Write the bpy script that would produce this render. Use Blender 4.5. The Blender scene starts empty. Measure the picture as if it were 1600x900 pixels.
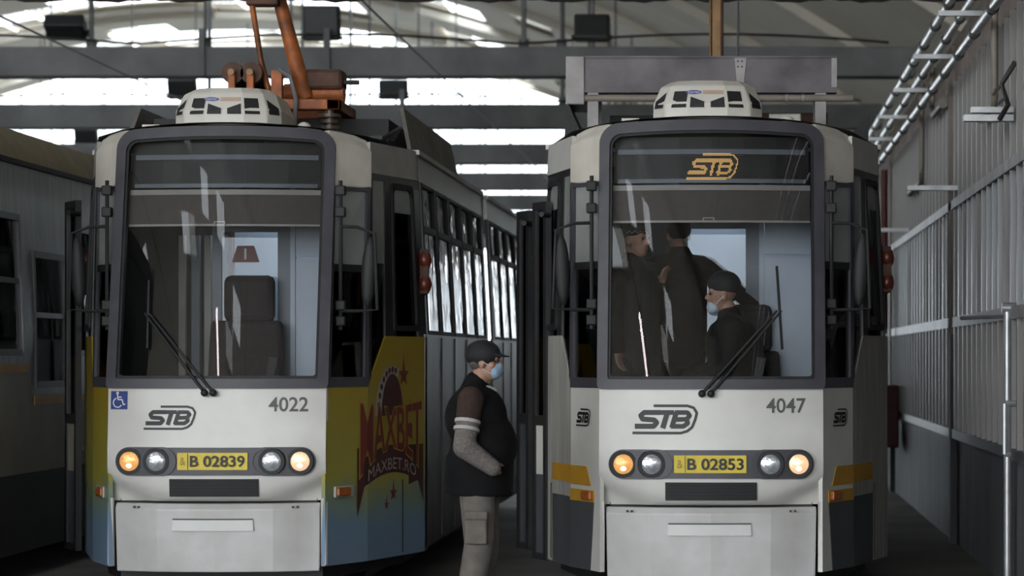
import bpy, bmesh, math, random
from mathutils import Vector, Matrix
random.seed(7)
scene = bpy.context.scene
COL = scene.collection
F = 4230.0           # focal length in pixels of the 1600 px wide frame
H = 1.68             # eye height

# ------------------------------------------------------------------ camera, sky, exposure
cam_d = bpy.data.cameras.new('camera'); cam = bpy.data.objects.new('camera', cam_d); COL.objects.link(cam)
cam.location = (0, 0, H); cam.rotation_euler = (math.pi/2, 0, 0)
cam_d.sensor_width = 36; cam_d.lens = F/1600*36
cam_d.shift_x = -350/1600; cam_d.shift_y = 110/1600
cam_d.clip_end = 500
cam_d.dof.use_dof = True; cam_d.dof.focus_distance = 18.2; cam_d.dof.aperture_fstop = 2.4
scene.camera = cam

world = bpy.data.worlds.new('overcast_sky'); scene.world = world; world.use_nodes = True
wb = world.node_tree.nodes['Background']
wb.inputs[0].default_value = (0.93, 0.97, 1.0, 1); wb.inputs[1].default_value = 5.0

scene.view_settings.view_transform = 'Standard'; scene.view_settings.look = 'None'
scene.view_settings.gamma = 1; scene.view_settings.use_curve_mapping = False
scene.view_settings.exposure = 0.38
scene.cycles.use_denoising = True
scene.cycles.max_bounces = 10; scene.cycles.transparent_max_bounces = 16
scene.cycles.caustics_reflective = False; scene.cycles.caustics_refractive = False

# ------------------------------------------------------------------ materials
MATS = {}
def M(name, col, rough=.5, metal=0., var=.12, scale=6., bump=0., emit=None, estr=0., spec=.5, stretch=None, dirt=None):
    if name in MATS: return MATS[name]
    m = bpy.data.materials.new(name); m.use_nodes = True; nt = m.node_tree; b = nt.nodes['Principled BSDF']
    b.inputs['Roughness'].default_value = rough; b.inputs['Metallic'].default_value = metal
    b.inputs['Specular IOR Level'].default_value = spec
    c = (*col, 1)
    if var > 0 or bump > 0:
        tc = nt.nodes.new('ShaderNodeTexCoord'); mp = nt.nodes.new('ShaderNodeMapping')
        nt.links.new(tc.outputs['Object'], mp.inputs[0])
        if stretch: mp.inputs['Scale'].default_value = stretch
        n = nt.nodes.new('ShaderNodeTexNoise'); n.inputs['Scale'].default_value = scale; n.inputs['Detail'].default_value = 6
        nt.links.new(mp.outputs[0], n.inputs['Vector'])
        r = nt.nodes.new('ShaderNodeValToRGB'); r.color_ramp.elements[0].position = .3; r.color_ramp.elements[1].position = .7
        d = dirt if dirt else tuple(x*(1-var) for x in col)
        r.color_ramp.elements[0].color = (*d, 1)
        r.color_ramp.elements[1].color = tuple(min(1, x*(1+var*.5)) for x in col)+(1,)
        nt.links.new(n.outputs['Fac'], r.inputs[0]); nt.links.new(r.outputs[0], b.inputs['Base Color'])
        if bump > 0:
            bn = nt.nodes.new('ShaderNodeBump'); bn.inputs['Strength'].default_value = bump; bn.inputs['Distance'].default_value = .02
            nt.links.new(n.outputs['Fac'], bn.inputs['Height']); nt.links.new(bn.outputs[0], b.inputs['Normal'])
    else:
        b.inputs['Base Color'].default_value = c
    if emit:
        b.inputs['Emission Color'].default_value = (*emit, 1); b.inputs['Emission Strength'].default_value = estr
    MATS[name] = m; return m

def glass(name, tint, ior=1.5, rough=.0, bump=0.):
    m = bpy.data.materials.new(name); m.use_nodes = True; nt = m.node_tree
    nt.nodes.remove(nt.nodes['Principled BSDF']); out = nt.nodes['Material Output']
    fr = nt.nodes.new('ShaderNodeFresnel'); fr.inputs[0].default_value = ior
    t = nt.nodes.new('ShaderNodeBsdfTransparent'); t.inputs[0].default_value = (*tint, 1)
    g = nt.nodes.new('ShaderNodeBsdfGlossy'); g.inputs['Roughness'].default_value = rough
    mx = nt.nodes.new('ShaderNodeMixShader')
    nt.links.new(fr.outputs[0], mx.inputs[0]); nt.links.new(t.outputs[0], mx.inputs[1]); nt.links.new(g.outputs[0], mx.inputs[2])
    nt.links.new(mx.outputs[0], out.inputs[0])
    if bump:
        tc = nt.nodes.new('ShaderNodeTexCoord'); n = nt.nodes.new('ShaderNodeTexNoise'); n.inputs['Scale'].default_value = 2.5
        nt.links.new(tc.outputs['Object'], n.inputs['Vector'])
        bn = nt.nodes.new('ShaderNodeBump'); bn.inputs['Strength'].default_value = bump; bn.inputs['Distance'].default_value = .05
        nt.links.new(n.outputs['Fac'], bn.inputs['Height']); nt.links.new(bn.outputs[0], g.inputs['Normal'])
    return m

def wrap_paint():
    m = bpy.data.materials.new('yellow_to_blue_wrap'); m.use_nodes = True; nt = m.node_tree; b = nt.nodes['Principled BSDF']
    tc = nt.nodes.new('ShaderNodeTexCoord'); sp = nt.nodes.new('ShaderNodeSeparateXYZ'); nt.links.new(tc.outputs['Object'], sp.inputs[0])
    n = nt.nodes.new('ShaderNodeTexNoise'); n.inputs['Scale'].default_value = 3.5; n.inputs['Detail'].default_value = 8
    nt.links.new(tc.outputs['Object'], n.inputs['Vector'])
    ma = nt.nodes.new('ShaderNodeMath'); ma.operation = 'MULTIPLY_ADD'; ma.inputs[1].default_value = .42; 
    nt.links.new(n.outputs['Fac'], ma.inputs[0]); nt.links.new(sp.outputs['Z'], ma.inputs[2])
    r = nt.nodes.new('ShaderNodeValToRGB'); e = r.color_ramp.elements
    mr = nt.nodes.new('ShaderNodeMapRange'); mr.inputs[1].default_value = .45; mr.inputs[2].default_value = 1.75
    nt.links.new(ma.outputs[0], mr.inputs[0]); nt.links.new(mr.outputs[0], r.inputs[0])
    e[0].position = 0; e[0].color = (.20, .28, .40, 1)
    e[1].position = 1; e[1].color = (.35, .25, .018, 1)
    for p, c in ((.22, (.17, .27, .38, 1)), (.36, (.22, .29, .20, 1)), (.48, (.36, .33, .05, 1))):
        x = e.new(p); x.color = c
    nt.links.new(r.outputs[0], b.inputs['Base Color']); b.inputs['Roughness'].default_value = .38
    return m

WHITE = M('white_tram_paint', (.70, .69, .66), .32, 0, .10, 2.2, dirt=(.60, .585, .55))
APRON = M('apron_white_paint', (.62, .62, .63), .42, 0, .16, 2.5, dirt=(.50, .49, .47))
CAPW = M('cream_cap_paint', (.66, .62, .55), .4, 0, .15, 4)
FRAME = M('dark_frame_paint', (.060, .058, .072), .42, 0, .25, 5)
BLACK = M('black_rubber', (.012, .012, .013), .6, 0, .3, 10)
DARKP = M('dark_side_paint', (.028, .028, .030), .28, 0, .3, 3)
GREYP = M('grey_skirt_paint', (.075, .078, .085), .45, 0, .2, 4)
ORANGE = M('orange_stripe_paint', (.56, .30, .03), .4, 0, .12, 6)
YELLOWPL = M('yellow_plate', (.74, .56, .02), .4, 0, .08, 20)
INK = M('black_ink', (.012, .012, .014), .5, 0, 0)
GREYINK = M('grey_ink', (.10, .10, .10), .5, 0, 0)
SILVER = M('silver_sheet', (.40, .40, .38), .27, .85, .22, 2.0, .10, stretch=(1, 1, .25))
SILVERB = M('brushed_side_sheet', (.36, .37, .36), .33, .75, .25, 3.0, .06, stretch=(4, 4, .4))
CANT = M('grey_cant_paint', (.42, .41, .38), .38, .15, .25, 3)
ROOF = M('grey_roof_paint', (.20, .19, .18), .65, 0, .4, 4)
ROOFEQ = M('roof_box_sheet', (.17, .16, .145), .55, .2, .35, 3)
RESIST = M('resistor_box_sheet', (.135, .122, .128), .5, .35, .55, 2.2, dirt=(.040, .034, .038))
RESISTL = M('pale_box_sheet', (.33, .31, .31), .5, .2, .3, 5)
ACW = M('white_fibreglass', (.72, .69, .63), .4, 0, .08, 5)
GRILL = M('black_mesh', (.014, .014, .015), .6, 0, .4, 60)
PANTO = M('orange_rust_paint', (.44, .125, .03), .55, .1, .5, 7, .2, dirt=(.10, .035, .015))
PANTOD = M('dark_rust', (.085, .038, .022), .6, .3, .5, 9)
BRASS = M('worn_brass', (.15, .085, .035), .4, .6, .4, 8)
INSUL = M('brown_insulator', (.10, .07, .05), .35, 0, .2, 8)
CABLEG = M('grey_cable', (.16, .16, .165), .5, 0, .2, 8)
WIRE = M('dark_wire', (.045, .042, .042), .5, .3, .2, 8)
CONC = M('grey_concrete', (.20, .205, .21), .85, 0, .30, 1.6, .25)
CONCP = M('pinkish_concrete', (.31, .26, .235), .85, 0, .3, 2.0, .2)
VAULT = M('cream_vault_paint', (.74, .70, .61), .85, 0, .10, .6)
FLOOR = M('stained_floor', (.14, .132, .12), .7, 0, .45, .9, .2)
RAIL = M('rail_steel', (.30, .29, .28), .3, .9, .2, 6)
WALLM = M('galvanised_wall_sheet', (.36, .365, .375), .34, .65, .30, 2.2, .08, stretch=(1, 1, .2))
WALLM2 = M('dull_wall_sheet', (.28, .265, .26), .4, .5, .35, 2.6, .08, stretch=(1, 1, .2))
GALV = M('galvanised_steel', (.46, .47, .48), .35, .6, .2, 9)
PIPE = M('wrapped_pipe_metal', (.52, .52, .51), .28, .8, .45, 5, .2)
PIPEB = M('beige_pipe', (.27, .235, .20), .5, 0, .25, 6)
REDP = M('red_paint', (.10, .012, .012), .5, 0, .25, 6)
PLINTH = M('grey_plinth', (.115, .118, .125), .7, 0, .3, 1.6, .1, stretch=(2, 2, .5))
TANROOF = M('tan_roof_paint', (.30, .245, .15), .6, 0, .18, 5)
CREAMP = M('cream_side_paint', (.40, .37, .30), .42, 0, .15, 3)
GREENSK = M('dark_green_skirt', (.055, .06, .05), .5, 0, .25, 3)
LAMPGL = M('lamp_lens', (.62, .65, .70), .12, .55, .45, 26, .3)
LAMPON = M('lit_lamp_lens', (.8, .6, .4), .2, .3, .35, 22, .3, (1., .56, .30), .55)
LAMPAM = M('lit_amber_lens', (.75, .42, .16), .2, .2, .4, 22, .3, (1., .42, .10), .42)
BULB = M('lit_bulb', (1, .9, .7), .3, 0, 0, emit=(1, .80, .52), estr=5)
INDIC = M('amber_indicator', (.42, .12, .02), .25, 0, .2, 30)
REDLENS = M('red_marker_lens', (.16, .028, .014), .3, 0, .2, 10)
LED = M('amber_led', (.9, .5, .1), .5, 0, 0, emit=(1., .60, .22), estr=.62)
CABPALE = M('pale_blue_cab_panel', (.46, .51, .58), .45, 0, .10, 3)
CABGREY = M('grey_cab_panel', (.20, .22, .25), .5, 0, .15, 4)
CABDARK = M('dark_cab_trim', (.02, .019, .021), .6, 0, .2, 6)
SEATM = M('dark_seat_cloth', (.035, .028, .030), .9, 0, .3, 30)
BLIND = M('sunblind_cloth', (.105, .090, .085), .8, 0, .12, 30)
DISPL = M('display_board', (.020, .019, .019), .4, 0, .2, 4)
STRIP = M('pale_trim_strip', (.40, .37, .34), .5, 0, .1, 5)
STICK = M('blue_sticker', (.02, .045, .22), .4, 0, 0)
STICKW = M('white_ink', (.75, .76, .78), .5, 0, 0)
REDINK = M('red_ink', (.17, .022, .015), .45, 0, .2, 8)
DREDINK = M('dark_red_ink', (.06, .012, .012), .45, 0, .2, 8)
GOLDINK = M('gold_ink', (.42, .24, .04), .45, 0, .1, 8)
CARB = M('blue_badge', (.03, .04, .28), .4, 0, 0)
CARO = M('tan_badge', (.45, .30, .20), .4, 0, .1, 40)
FLOODM = M('floodlight_casing', (.022, .023, .025), .45, .2, .2, 10)
FLOODG = M('floodlight_glass', (.10, .105, .11), .15, 0, .1, 10)
GL_W = glass('windscreen_glass', (.80, .82, .84), 1.5)
GL_S = glass('side_glass', (.42, .44, .46), 1.6, .02)
GL_R = glass('wavy_side_glass', (.22, .23, .24), 2.3, .06, .35)
GL_P = glass('skylight_glass', (.92, .95, .97), 1.45)
WRAP = wrap_paint()

# ------------------------------------------------------------------ mesh helpers
class MB:
    def __init__(s): s.v = []; s.f = []
    def add(s, vs, fs):
        o = len(s.v); s.v += [tuple(v) for v in vs]; s.f += [tuple(i+o for i in f) for f in fs]; return s
    def box(s, x0, x1, y0, y1, z0, z1, mat=None):
        vs = [Vector((x, y, z)) for x in (x0, x1) for y in (y0, y1) for z in (z0, z1)]
        if mat is not None: vs = [mat @ v for v in vs]
        return s.add(vs, [(0,1,3,2),(4,6,7,5),(0,4,5,1),(2,3,7,6),(0,2,6,4),(1,5,7,3)])
    def tube(s, pts, r, n=8, r2=None, cap=True):
        pts = [Vector(p) for p in pts]; rings = []; k = len(pts)
        up = None
        for i, p in enumerate(pts):
            t = (pts[min(i+1, k-1)]-pts[max(i-1, 0)]).normalized()
            a = t.cross(Vector((0, 0, 1)))
            if a.length < .05: a = t.cross(Vector((1, 0, 0)))
            a.normalize()
            if up is not None and a.dot(up) < 0 and abs(a.dot(up)) > .3: a = -a
            up = a; b = t.cross(a)
            rr = r if r2 is None else r+(r2-r)*i/(k-1)
            rings.append([p+a*math.cos(2*math.pi*j/n)*rr+b*math.sin(2*math.pi*j/n)*rr for j in range(n)])
        vs = [q for ring in rings for q in ring]; fs = []
        for i in range(k-1):
            for j in range(n):
                fs.append((i*n+j, i*n+(j+1) % n, (i+1)*n+(j+1) % n, (i+1)*n+j))
        if cap: fs.append(tuple(range(n))[::-1]); fs.append(tuple((k-1)*n+j for j in range(n)))
        return s.add(vs, fs)
    def disc(s, c, ax, r, h, n=20, r2=None):
        c = Vector(c); ax = Vector(ax).normalized(); return s.tube([c, c+ax*h], r, n, r2)
    def ball(s, c, r, n=12, sc=(1, 1, 1), rot=None):
        c = Vector(c); vs = []; fs = []; m = n//2
        for i in range(m+1):
            th = math.pi*i/m
            for j in range(n):
                ph = 2*math.pi*j/n
                q = Vector((r*sc[0]*math.sin(th)*math.cos(ph), r*sc[1]*math.sin(th)*math.sin(ph), r*sc[2]*math.cos(th)))
                if rot is not None: q = rot @ q
                vs.append(c+q)
        for i in range(m):
            for j in range(n):
                fs.append((i*n+j, (i+1)*n+j, (i+1)*n+(j+1) % n, i*n+(j+1) % n))
        return s.add(vs, fs)
    def cap(s, p, q, r1, r2, n=14):
        """tapered capsule"""
        p = Vector(p); q = Vector(q); s.ball(p, r1, n); s.ball(q, r2, n); s.tube([p, q], r1, n, r2); return s
    def prism(s, poly, fn, off0, off1):
        """extrude a 2-D polygon through fn(u, v, off)"""
        n = len(poly); vs = [fn(u, v, off0) for u, v in poly]+[fn(u, v, off1) for u, v in poly]
        fs = [tuple(range(n)), tuple(range(n, 2*n))[::-1]]+[(i, n+i, n+(i+1) % n, (i+1) % n) for i in range(n)]
        return s.add(vs, fs)
    def slab(s, fn, us, vs_, off0, off1):
        nu, nv = len(us), len(vs_); V = []
        for o in (off0, off1):
            for u in us:
                for v in vs_: V.append(fn(u, v, o))
        N = nu*nv; fs = []
        idx = lambda k, i, j: k*N+i*nv+j
        for i in range(nu-1):
            for j in range(nv-1):
                fs.append((idx(0,i,j), idx(0,i,j+1), idx(0,i+1,j+1), idx(0,i+1,j)))
                fs.append((idx(1,i,j), idx(1,i+1,j), idx(1,i+1,j+1), idx(1,i,j+1)))
        for i in range(nu-1):
            fs.append((idx(0,i,0), idx(0,i+1,0), idx(1,i+1,0), idx(1,i,0)))
            fs.append((idx(0,i,nv-1), idx(1,i,nv-1), idx(1,i+1,nv-1), idx(0,i+1,nv-1)))
        for j in range(nv-1):
            fs.append((idx(0,0,j), idx(1,0,j), idx(1,0,j+1), idx(0,0,j+1)))
            fs.append((idx(0,nu-1,j), idx(0,nu-1,j+1), idx(1,nu-1,j+1), idx(1,nu-1,j)))
        return s.add(V, fs)
    def ring(s, outer, inner, fn, off0, off1):
        """closed band between two outlines with equal point counts"""
        n = len(outer)
        V = [fn(u, v, off0) for u, v in outer]+[fn(u, v, off0) for u, v in inner]+[fn(u, v, off1) for u, v in outer]+[fn(u, v, off1) for u, v in inner]
        fs = []
        for i in range(n):
            j = (i+1) % n
            fs += [(i, j, n+j, n+i), (2*n+i, 3*n+i, 3*n+j, 2*n+j), (i, 2*n+i, 2*n+j, j), (n+i, n+j, 3*n+j, 3*n+i)]
        return s.add(V, fs)
    def build(s, name, mat, parent=None, smooth=False, bevel=0.):
        me = bpy.data.meshes.new(name); me.from_pydata(s.v, [], s.f); me.update()
        bm = bmesh.new(); bm.from_mesh(me); bmesh.ops.recalc_face_normals(bm, faces=bm.faces[:]); bm.to_mesh(me); bm.free()
        me.materials.append(mat)
        if smooth:
            for p in me.polygons: p.use_smooth = True
            me.set_sharp_from_angle(angle=math.radians(40))
        o = bpy.data.objects.new(name, me); COL.objects.link(o)
        if parent is not None: o.parent = parent
        if bevel:
            b = o.modifiers.new('bevel', 'BEVEL'); b.width = bevel; b.segments = 2; b.limit_method = 'ANGLE'
        return o

def tag(o, label=None, cat=None, group=None, kind=None):
    if label: o['label'] = label
    if cat: o['category'] = cat
    if group: o['group'] = group
    if kind: o['kind'] = kind
    return o
def empty(name, loc=(0, 0, 0)):
    o = bpy.data.objects.new(name, None); o.location = loc; o.empty_display_size = .2; COL.objects.link(o); return o
def lin(a, b, n): return [a+(b-a)*i/n for i in range(n+1)]
def W3(px, py, Y): return Vector(((px-1150)*Y/F, Y, H+(560-py)*Y/F))
def rrect(x0, x1, z0, z1, rb, rt, n=5):
    """rounded rectangle outline, fixed point count"""
    P = []
    for cx, cz, a0, r in ((x1-rb, z0+rb, -90, rb), (x1-rt, z1-rt, 0, rt), (x0+rt, z1-rt, 90, rt), (x0+rb, z0+rb, 180, rb)):
        for i in range(n+1):
            a = math.radians(a0+90*i/n); P.append((cx+r*math.cos(a), cz+r*math.sin(a)))
    return P
def text_mesh(body, size, shear=0., width=1., bold=0.):
    cu = bpy.data.curves.new('tmp_text', 'FONT'); cu.body = body; cu.size = size; cu.shear = shear; cu.align_x = 'CENTER'; cu.align_y = 'CENTER'
    cu.offset = bold; cu.resolution_u = 3
    ob = bpy.data.objects.new('tmp_text', cu); COL.objects.link(ob)
    dg = bpy.context.evaluated_depsgraph_get(); me = bpy.data.meshes.new_from_object(ob.evaluated_get(dg))
    vs = [(v.co.x*width, v.co.y) for v in me.vertices]; fs = [tuple(p.vertices) for p in me.polygons]
    bpy.data.objects.remove(ob); bpy.data.curves.remove(cu); bpy.data.meshes.remove(me)
    return vs, fs
def put_text(name, body, size, fn, u0, v0, mat, parent, off=.004, width=1., height=None, shear=0., bold=0., fit=None, warp=None):
    vs, fs = text_mesh(body, size, shear, width, bold)
    xs = [v[0] for v in vs]; ys = [v[1] for v in vs]
    if fit:
        w, h = fit; cx, cy = (min(xs)+max(xs))/2, (min(ys)+max(ys))/2
        kx, ky = w/(max(xs)-min(xs)), h/(max(ys)-min(ys)); vs = [((a-cx)*kx, (b-cy)*ky) for a, b in vs]
    if warp: vs = [warp(a, b) for a, b in vs]
    mb = MB(); mb.add([fn(u0+a, v0+b, off) for a, b in vs], fs)
    o = mb.build(name, mat, parent); return o
LOGO = [([(27,37),(70,37),(78,34.5),(82,28),(80,20),(76,10),(70,5),(62,2.5),(0,2.5)], 3.4),
        ([(36,28.5),(15,28.5),(10.5,24.5),(13,20),(28,19),(31,15.5),(27,11),(3,11)], 6.4),
        ([(33,28.5),(53,28.5)], 6.0), ([(44.5,28.5),(38.5,8.5)], 6.6),
        ([(56,28.5),(50,9)], 6.4), ([(54,28.5),(70,28.5),(73,24.5),(69,20),(52,19.5)], 5.8), ([(69,20),(70.5,15),(65,11),(49,11)], 5.8)]
def stroke_polys(lines, k, cx=41, cy=20):
    out = []
    for pts, th in lines:
        h = th/2; fine = []
        for (a, b), (c, d) in zip(pts, pts[1:]):
            m = max(1, int(math.hypot(c-a, d-b)/7))
            fine += [(a+(c-a)*q/m, b+(d-b)*q/m) for q in range(m)]
        fine.append(pts[-1])
        for (a, b), (c, d) in zip(fine, fine[1:]):
            L = math.hypot(c-a, d-b) or 1; nx, ny = -(d-b)/L*h, (c-a)/L*h
            out.append([((x-cx)*k, (y-cy)*k) for x, y in ((a+nx, b+ny), (a-nx, b-ny), (c-nx, d-ny), (c+nx, d+ny))])
        for (a, b) in pts[1:-1]:
            out.append([((a+h*math.cos(t*math.pi/4)-cx)*k, (b+h*math.sin(t*math.pi/4)-cy)*k) for t in range(8)])
    return out
def put_logo(parent, fn, u0, v0, width, mat=None, flip=1, squash=1., off=.004):
    k = width/82; mb = MB()
    for i, poly in enumerate(stroke_polys(LOGO, k)):
        mb.add([fn(u0+flip*u*squash, v0+v*1.0, off) for u, v in poly], [tuple(range(len(poly)))])
    return mb.build('operator_logo', mat or INK, parent)

# ------------------------------------------------------------------ the hall
def zv(x): return 12.36-.0173*(x+16)**2
XL, XR, YF, YB = -36.5, 4.4, -10.0, 94.0
tag(MB().box(-60, 40, -40, 120, -.3, 0).build('floor', FLOOR), kind='structure')

BOUNCE = M('pale_bounce_ground', (.50, .49, .46), .85, 0, .2, .6)  # unseen pale ground added to bounce daylight up into the hall
tag(MB().box(-70, 50, YB+.4, 220, -.3, .006).build('floor_rear_bounce', BOUNCE), kind='structure')
tag(MB().box(-70, 50, -120, YF-.5, -.3, .006).build('floor_front_bounce', BOUNCE), kind='structure')
vault = MB(); SKY = []
xs = lin(XL, XR, 40); ys = lin(YF, YB, 52)
def is_sky(i, j): return (i, j) in ((26, 5), (28, 5), (28, 7), (26, 7), (24, 6), (29, 3)) or (j in (49, 50) and 1 < i < 27) or (j in (45,) and 3 < i < 25) or (i in (9, 10, 16, 17, 23, 24, 30) and j % 4 == 0 and j > 2) or (j > 24 and i in (3, 4, 7, 8, 13, 14, 20, 21, 27, 28) and j % 4 in (1, 2))
V = [(x, y, zv(x)) for x in xs for y in ys]; n = len(ys)
Vt = [(x, y, zv(x)+.18) for x in xs for y in ys]
fs = []; panes = []
for i in range(40):
    for j in range(52):
        q = (i*n+j, (i+1)*n+j, (i+1)*n+j+1, i*n+j+1)
        if is_sky(i, j): panes.append((i, j))
        else: fs.append(q); fs.append(tuple(k+len(V) for k in q[::-1]))
vault.add(V+Vt, fs)
vo = vault.build('ceiling', VAULT, smooth=True); tag(vo, kind='structure')
wn = 0
for (i, j) in panes:
    mb = MB(); a = [(xs[i]+.04, ys[j]+.04), (xs[i+1]-.04, ys[j]+.04), (xs[i+1]-.04, ys[j+1]-.04), (xs[i]+.04, ys[j+1]-.04)]
    mb.add([(x, y, zv(x)+.1) for x, y in a], [(0, 1, 2, 3)])
    o = mb.build('skylight_pane', GL_P, vo)
# ribs of the vault and tie beams with hangers
BY = [35.7+8*k for k in range(-4, 8)]
for bi, by in enumerate(BY):
    mb = MB(); pr = [(x, zv(x)) for x in lin(XL, XR, 36)]
    for (x0, z0), (x1, z1) in zip(pr, pr[1:]):
        mb.add([(x0, by-.2, z0+.02), (x1, by-.2, z1+.02), (x1, by-.2, z1-.18), (x0, by-.2, z0-.18),
                (x0, by+.2, z0+.02), (x1, by+.2, z1+.02), (x1, by+.2, z1-.18), (x0, by+.2, z0-.18)],
               [(0,1,2,3), (7,6,5,4), (3,2,6,7)])
    mb.build('arch_rib', VAULT, vo)
    if by < 28: continue
    b = MB().box(XL, 2.35, by-.2, by+.2, 5.38, 5.77).build('tie_beam', CONC, bevel=.02)
    tag(b, kind='structure'); b.name = 'trim_%d' % (bi+1)
    for hx in (-21.5, -15.1, -8.5, -7.0, -2.8, -2.3):
        mb = MB().tube([(hx, by, 5.7), (hx, by, zv(hx)-.3)], .035 if hx in (-8.5, -2.8) else .022, 8)
        mb.disc((hx, by, 5.77), (0, 0, 1), .07, .12, 10); mb.build('hanger_rod', CONC, b)
    if by < 50:
        pts = [(x, by-.22, 5.80+.13*abs(math.sin((x+2.8)*.62))) for x in lin(-12, 2, 40)]
        MB().tube(pts, .018, 6).build('beam_cable', WIRE, b)
        for cx in (-8.5+1.5, -5.36, -.3):
            MB().box(cx-.04, cx+.04, by-.26, by-.2, 5.38, 6.0).build('cable_clip', CONC, b)
# far gable with glazing
gwo = MB().box(XL, XR, YB, YB+.3, 0, .9).build('wall_back', CONC); tag(gwo, kind='structure')
win = empty('window_1', (0, YB+.1, .9)); tag(win, kind='structure')
zl = [.9, 2.9, 4.9, 6.3, 8.4, 10.5, 12.6]
for i in range(26):
    x0 = -35+1.45*i; x1 = x0+1.45
    for z0, zt in zip(zl, zl[1:]):
        z1 = min(zt, min(zv(x0), zv(x1))+.1)
        if z1-z0 < .25: continue
        MB().box(x0+.04, x1-.04, -.01, .01, z0+.04-.9, z1-.04-.9).build('pane', GL_P, win)
mb = MB()
for i in range(27):
    x = -35+1.45*i; mb.box(x-.03, x+.03, -.04, .04, 0, max(.1, zv(x)-.9))
for z in zl[:-2]: mb.box(-35, 3, -.04, .04, z-.93, z-.87)
mb.build('mullion_grid', CONC, win)
tag(MB().box(XL-.3, XL, YF, YB, 0, 5.4).build('wall_left', CONC), kind='structure')
# upper concrete wall above the partition, right
tag(MB().box(XR-.1, XR+.2, YF, YB, 0, 5.5).build('wall_outer', CONC), kind='structure')

# right wall of sheet metal boards in tiers
WX = 2.0
wr = MB().box(WX, WX+.12, 6, YB, 0, 1.0).build('wall_right', PLINTH); tag(wr, kind='structure')
MB().box(WX+.08, WX+.12, 6, YB, 1.0, 4.5).build('backing_sheet', DARKP, wr)
MB().box(WX-.05, WX+.14, 6, YB, .96, 1.04).build('sill_rail', GREYP, wr)
MB().box(WX-.05, WX+.1, 6, YB, 1.96, 2.05).build('lower_rail', RESISTL, wr)
MB().box(WX-.06, WX+.1, 6, YB, 3.02, 3.10).build('upper_rail', RESISTL, wr)
MB().box(WX-.02, WX+.4, 6, YB, 4.16, 4.56).build('top_beam', CONCP, wr)
tm = {}
for ti, (z0, z1) in enumerate(((1.04, 1.96), (2.05, 3.02), (3.10, 4.16))):
    mb = MB().box(.05, .07, -.205, .13, z0, z1); mb.box(-.05, .06, -.205, -.165, z0, z1); mb.box(.02, .06, .06, .09, z0, z1)
    tm[ti] = mb
    src = None
    for k in range(64):
        y = 17.2+.45*k
        if src is None:
            src = mb.build('sheet_board', WALLM, wr); o = src
        else:
            o = src.copy(); COL.objects.link(o)
        o.location = (WX, y, 0)
        if random.random() < .35:
            o.data = o.data if o is src else o.data
            o.material_slots[0].link = 'OBJECT'; o.material_slots[0].material = WALLM2
for y in (24.6, 34.2, 43.8):
    MB().box(WX-.06, WX+.1, y-.17, y+.17, 1.9, 4.5).build('column', CONCP, wr)
    MB().box(WX-.06, WX+.1, y-.10, y+.10, 0, 1.9).build('column_foot', PLINTH, wr)

# pipe run along the top of the right wall
def pipe_run(x, z, r, label):
    root = empty('service_pipe', (x, 30, z)); tag(root, label, 'pipe', 'pipe run along the right wall')
    MB().tube([(0, -20, 0), (0, 30, 0)], r, 12).build('pipe', PIPE, root, True)
    for k in range(22):
        y = -12.5+1.45*k
        MB().disc((0, y, 0), (0, 1, 0), r*1.35, .10, 12).build('pipe_clamp', WIRE, root, True)
pipe_run(1.72, 4.55, .036, 'silver wrapped service pipe highest and farthest out from the right wall')
pipe_run(1.81, 4.43, .032, 'silver wrapped service pipe in the middle of the three wall pipes')
pipe_run(1.80, 4.14, .034, 'silver wrapped service pipe closest to the sheet metal wall')
for k, y in enumerate((21.0, 24.0, 27.0, 30.0, 33.0)):
    o = MB().box(1.57, 1.97, y-.03, y+.03, 4.335, 4.375).build('pipe_bracket', GALV)
    tag(o, '%s galvanised bracket arm from the camera under the wall pipes' % ('first', 'second', 'third', 'fourth', 'fifth')[k], 'bracket', 'pipe brackets')
for k, (y, z, w, t) in enumerate(((19.2, 3.42, .30, 'thick double galvanised wall arm nearest the camera'), (24.0, 3.17, .44, 'single galvanised wall arm beside the pinkish column'),
                              (30.8, 3.12, .36, 'distant galvanised wall arm behind the right tram'))):
    mb = MB().box(WX-.035-w, WX-.035, y-.05, y+.05, z, z+.04)
    if k == 0: mb.box(WX-.035-w-.05, WX-.035, y-.05, y+.05, z-.06, z-.015)
    tag(mb.build('wall_arm', GALV), t, 'bracket', 'cable arms on the right wall')
def bent_pipe(y, zt, zb, dy, label):
    x = 1.90; P = [(x, y, zt), (x, y, zb+.12)]; sg = 1 if dy > 0 else -1
    for a in range(15, 91, 15): P.append((x, y+sg*.12*(1-math.cos(math.radians(a))), zb+.12*(1-math.sin(math.radians(a)))))
    P.append((x, y+dy, zb))
    mb = MB().tube(P, .028, 10); mb.disc((x, y+dy, zb), (0, sg, 0), .045, .05, 10)
    mb.box(x, 1.938, y-.02, y+.02, zt-.12, zt-.08); mb.box(x, 1.938, y+dy*.8-.02, y+dy*.8+.02, zb-.02, zb+.02)
    tag(mb.build('bent_pipe', PIPEB, None, True), label, 'pipe', 'bent beige drop pipes')
bent_pipe(19.9, 4.5, 3.54, 1.0, 'bent beige drop pipe nearest the camera on the right wall')
bent_pipe(26.2, 4.5, 4.02, -1.3, 'short bent beige pipe beside the pinkish wall column')
bent_pipe(27.7, 4.5, 3.49, 2.0, 'long bent beige drop pipe farthest along the right wall')
o = MB().tube([(1.84, 33.6, .0), (1.84, 33.6, 4.02)], .045, 10).build('red_riser_pipe', REDP, None, True); tag(o, 'dark red vertical riser pipe behind the right tram', 'pipe')
hb = empty('hose_cabinet', (1.80, 32.5, 0)); tag(hb, 'dark red fire hose cabinet on the wall beyond the right tram', 'cabinet')
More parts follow.
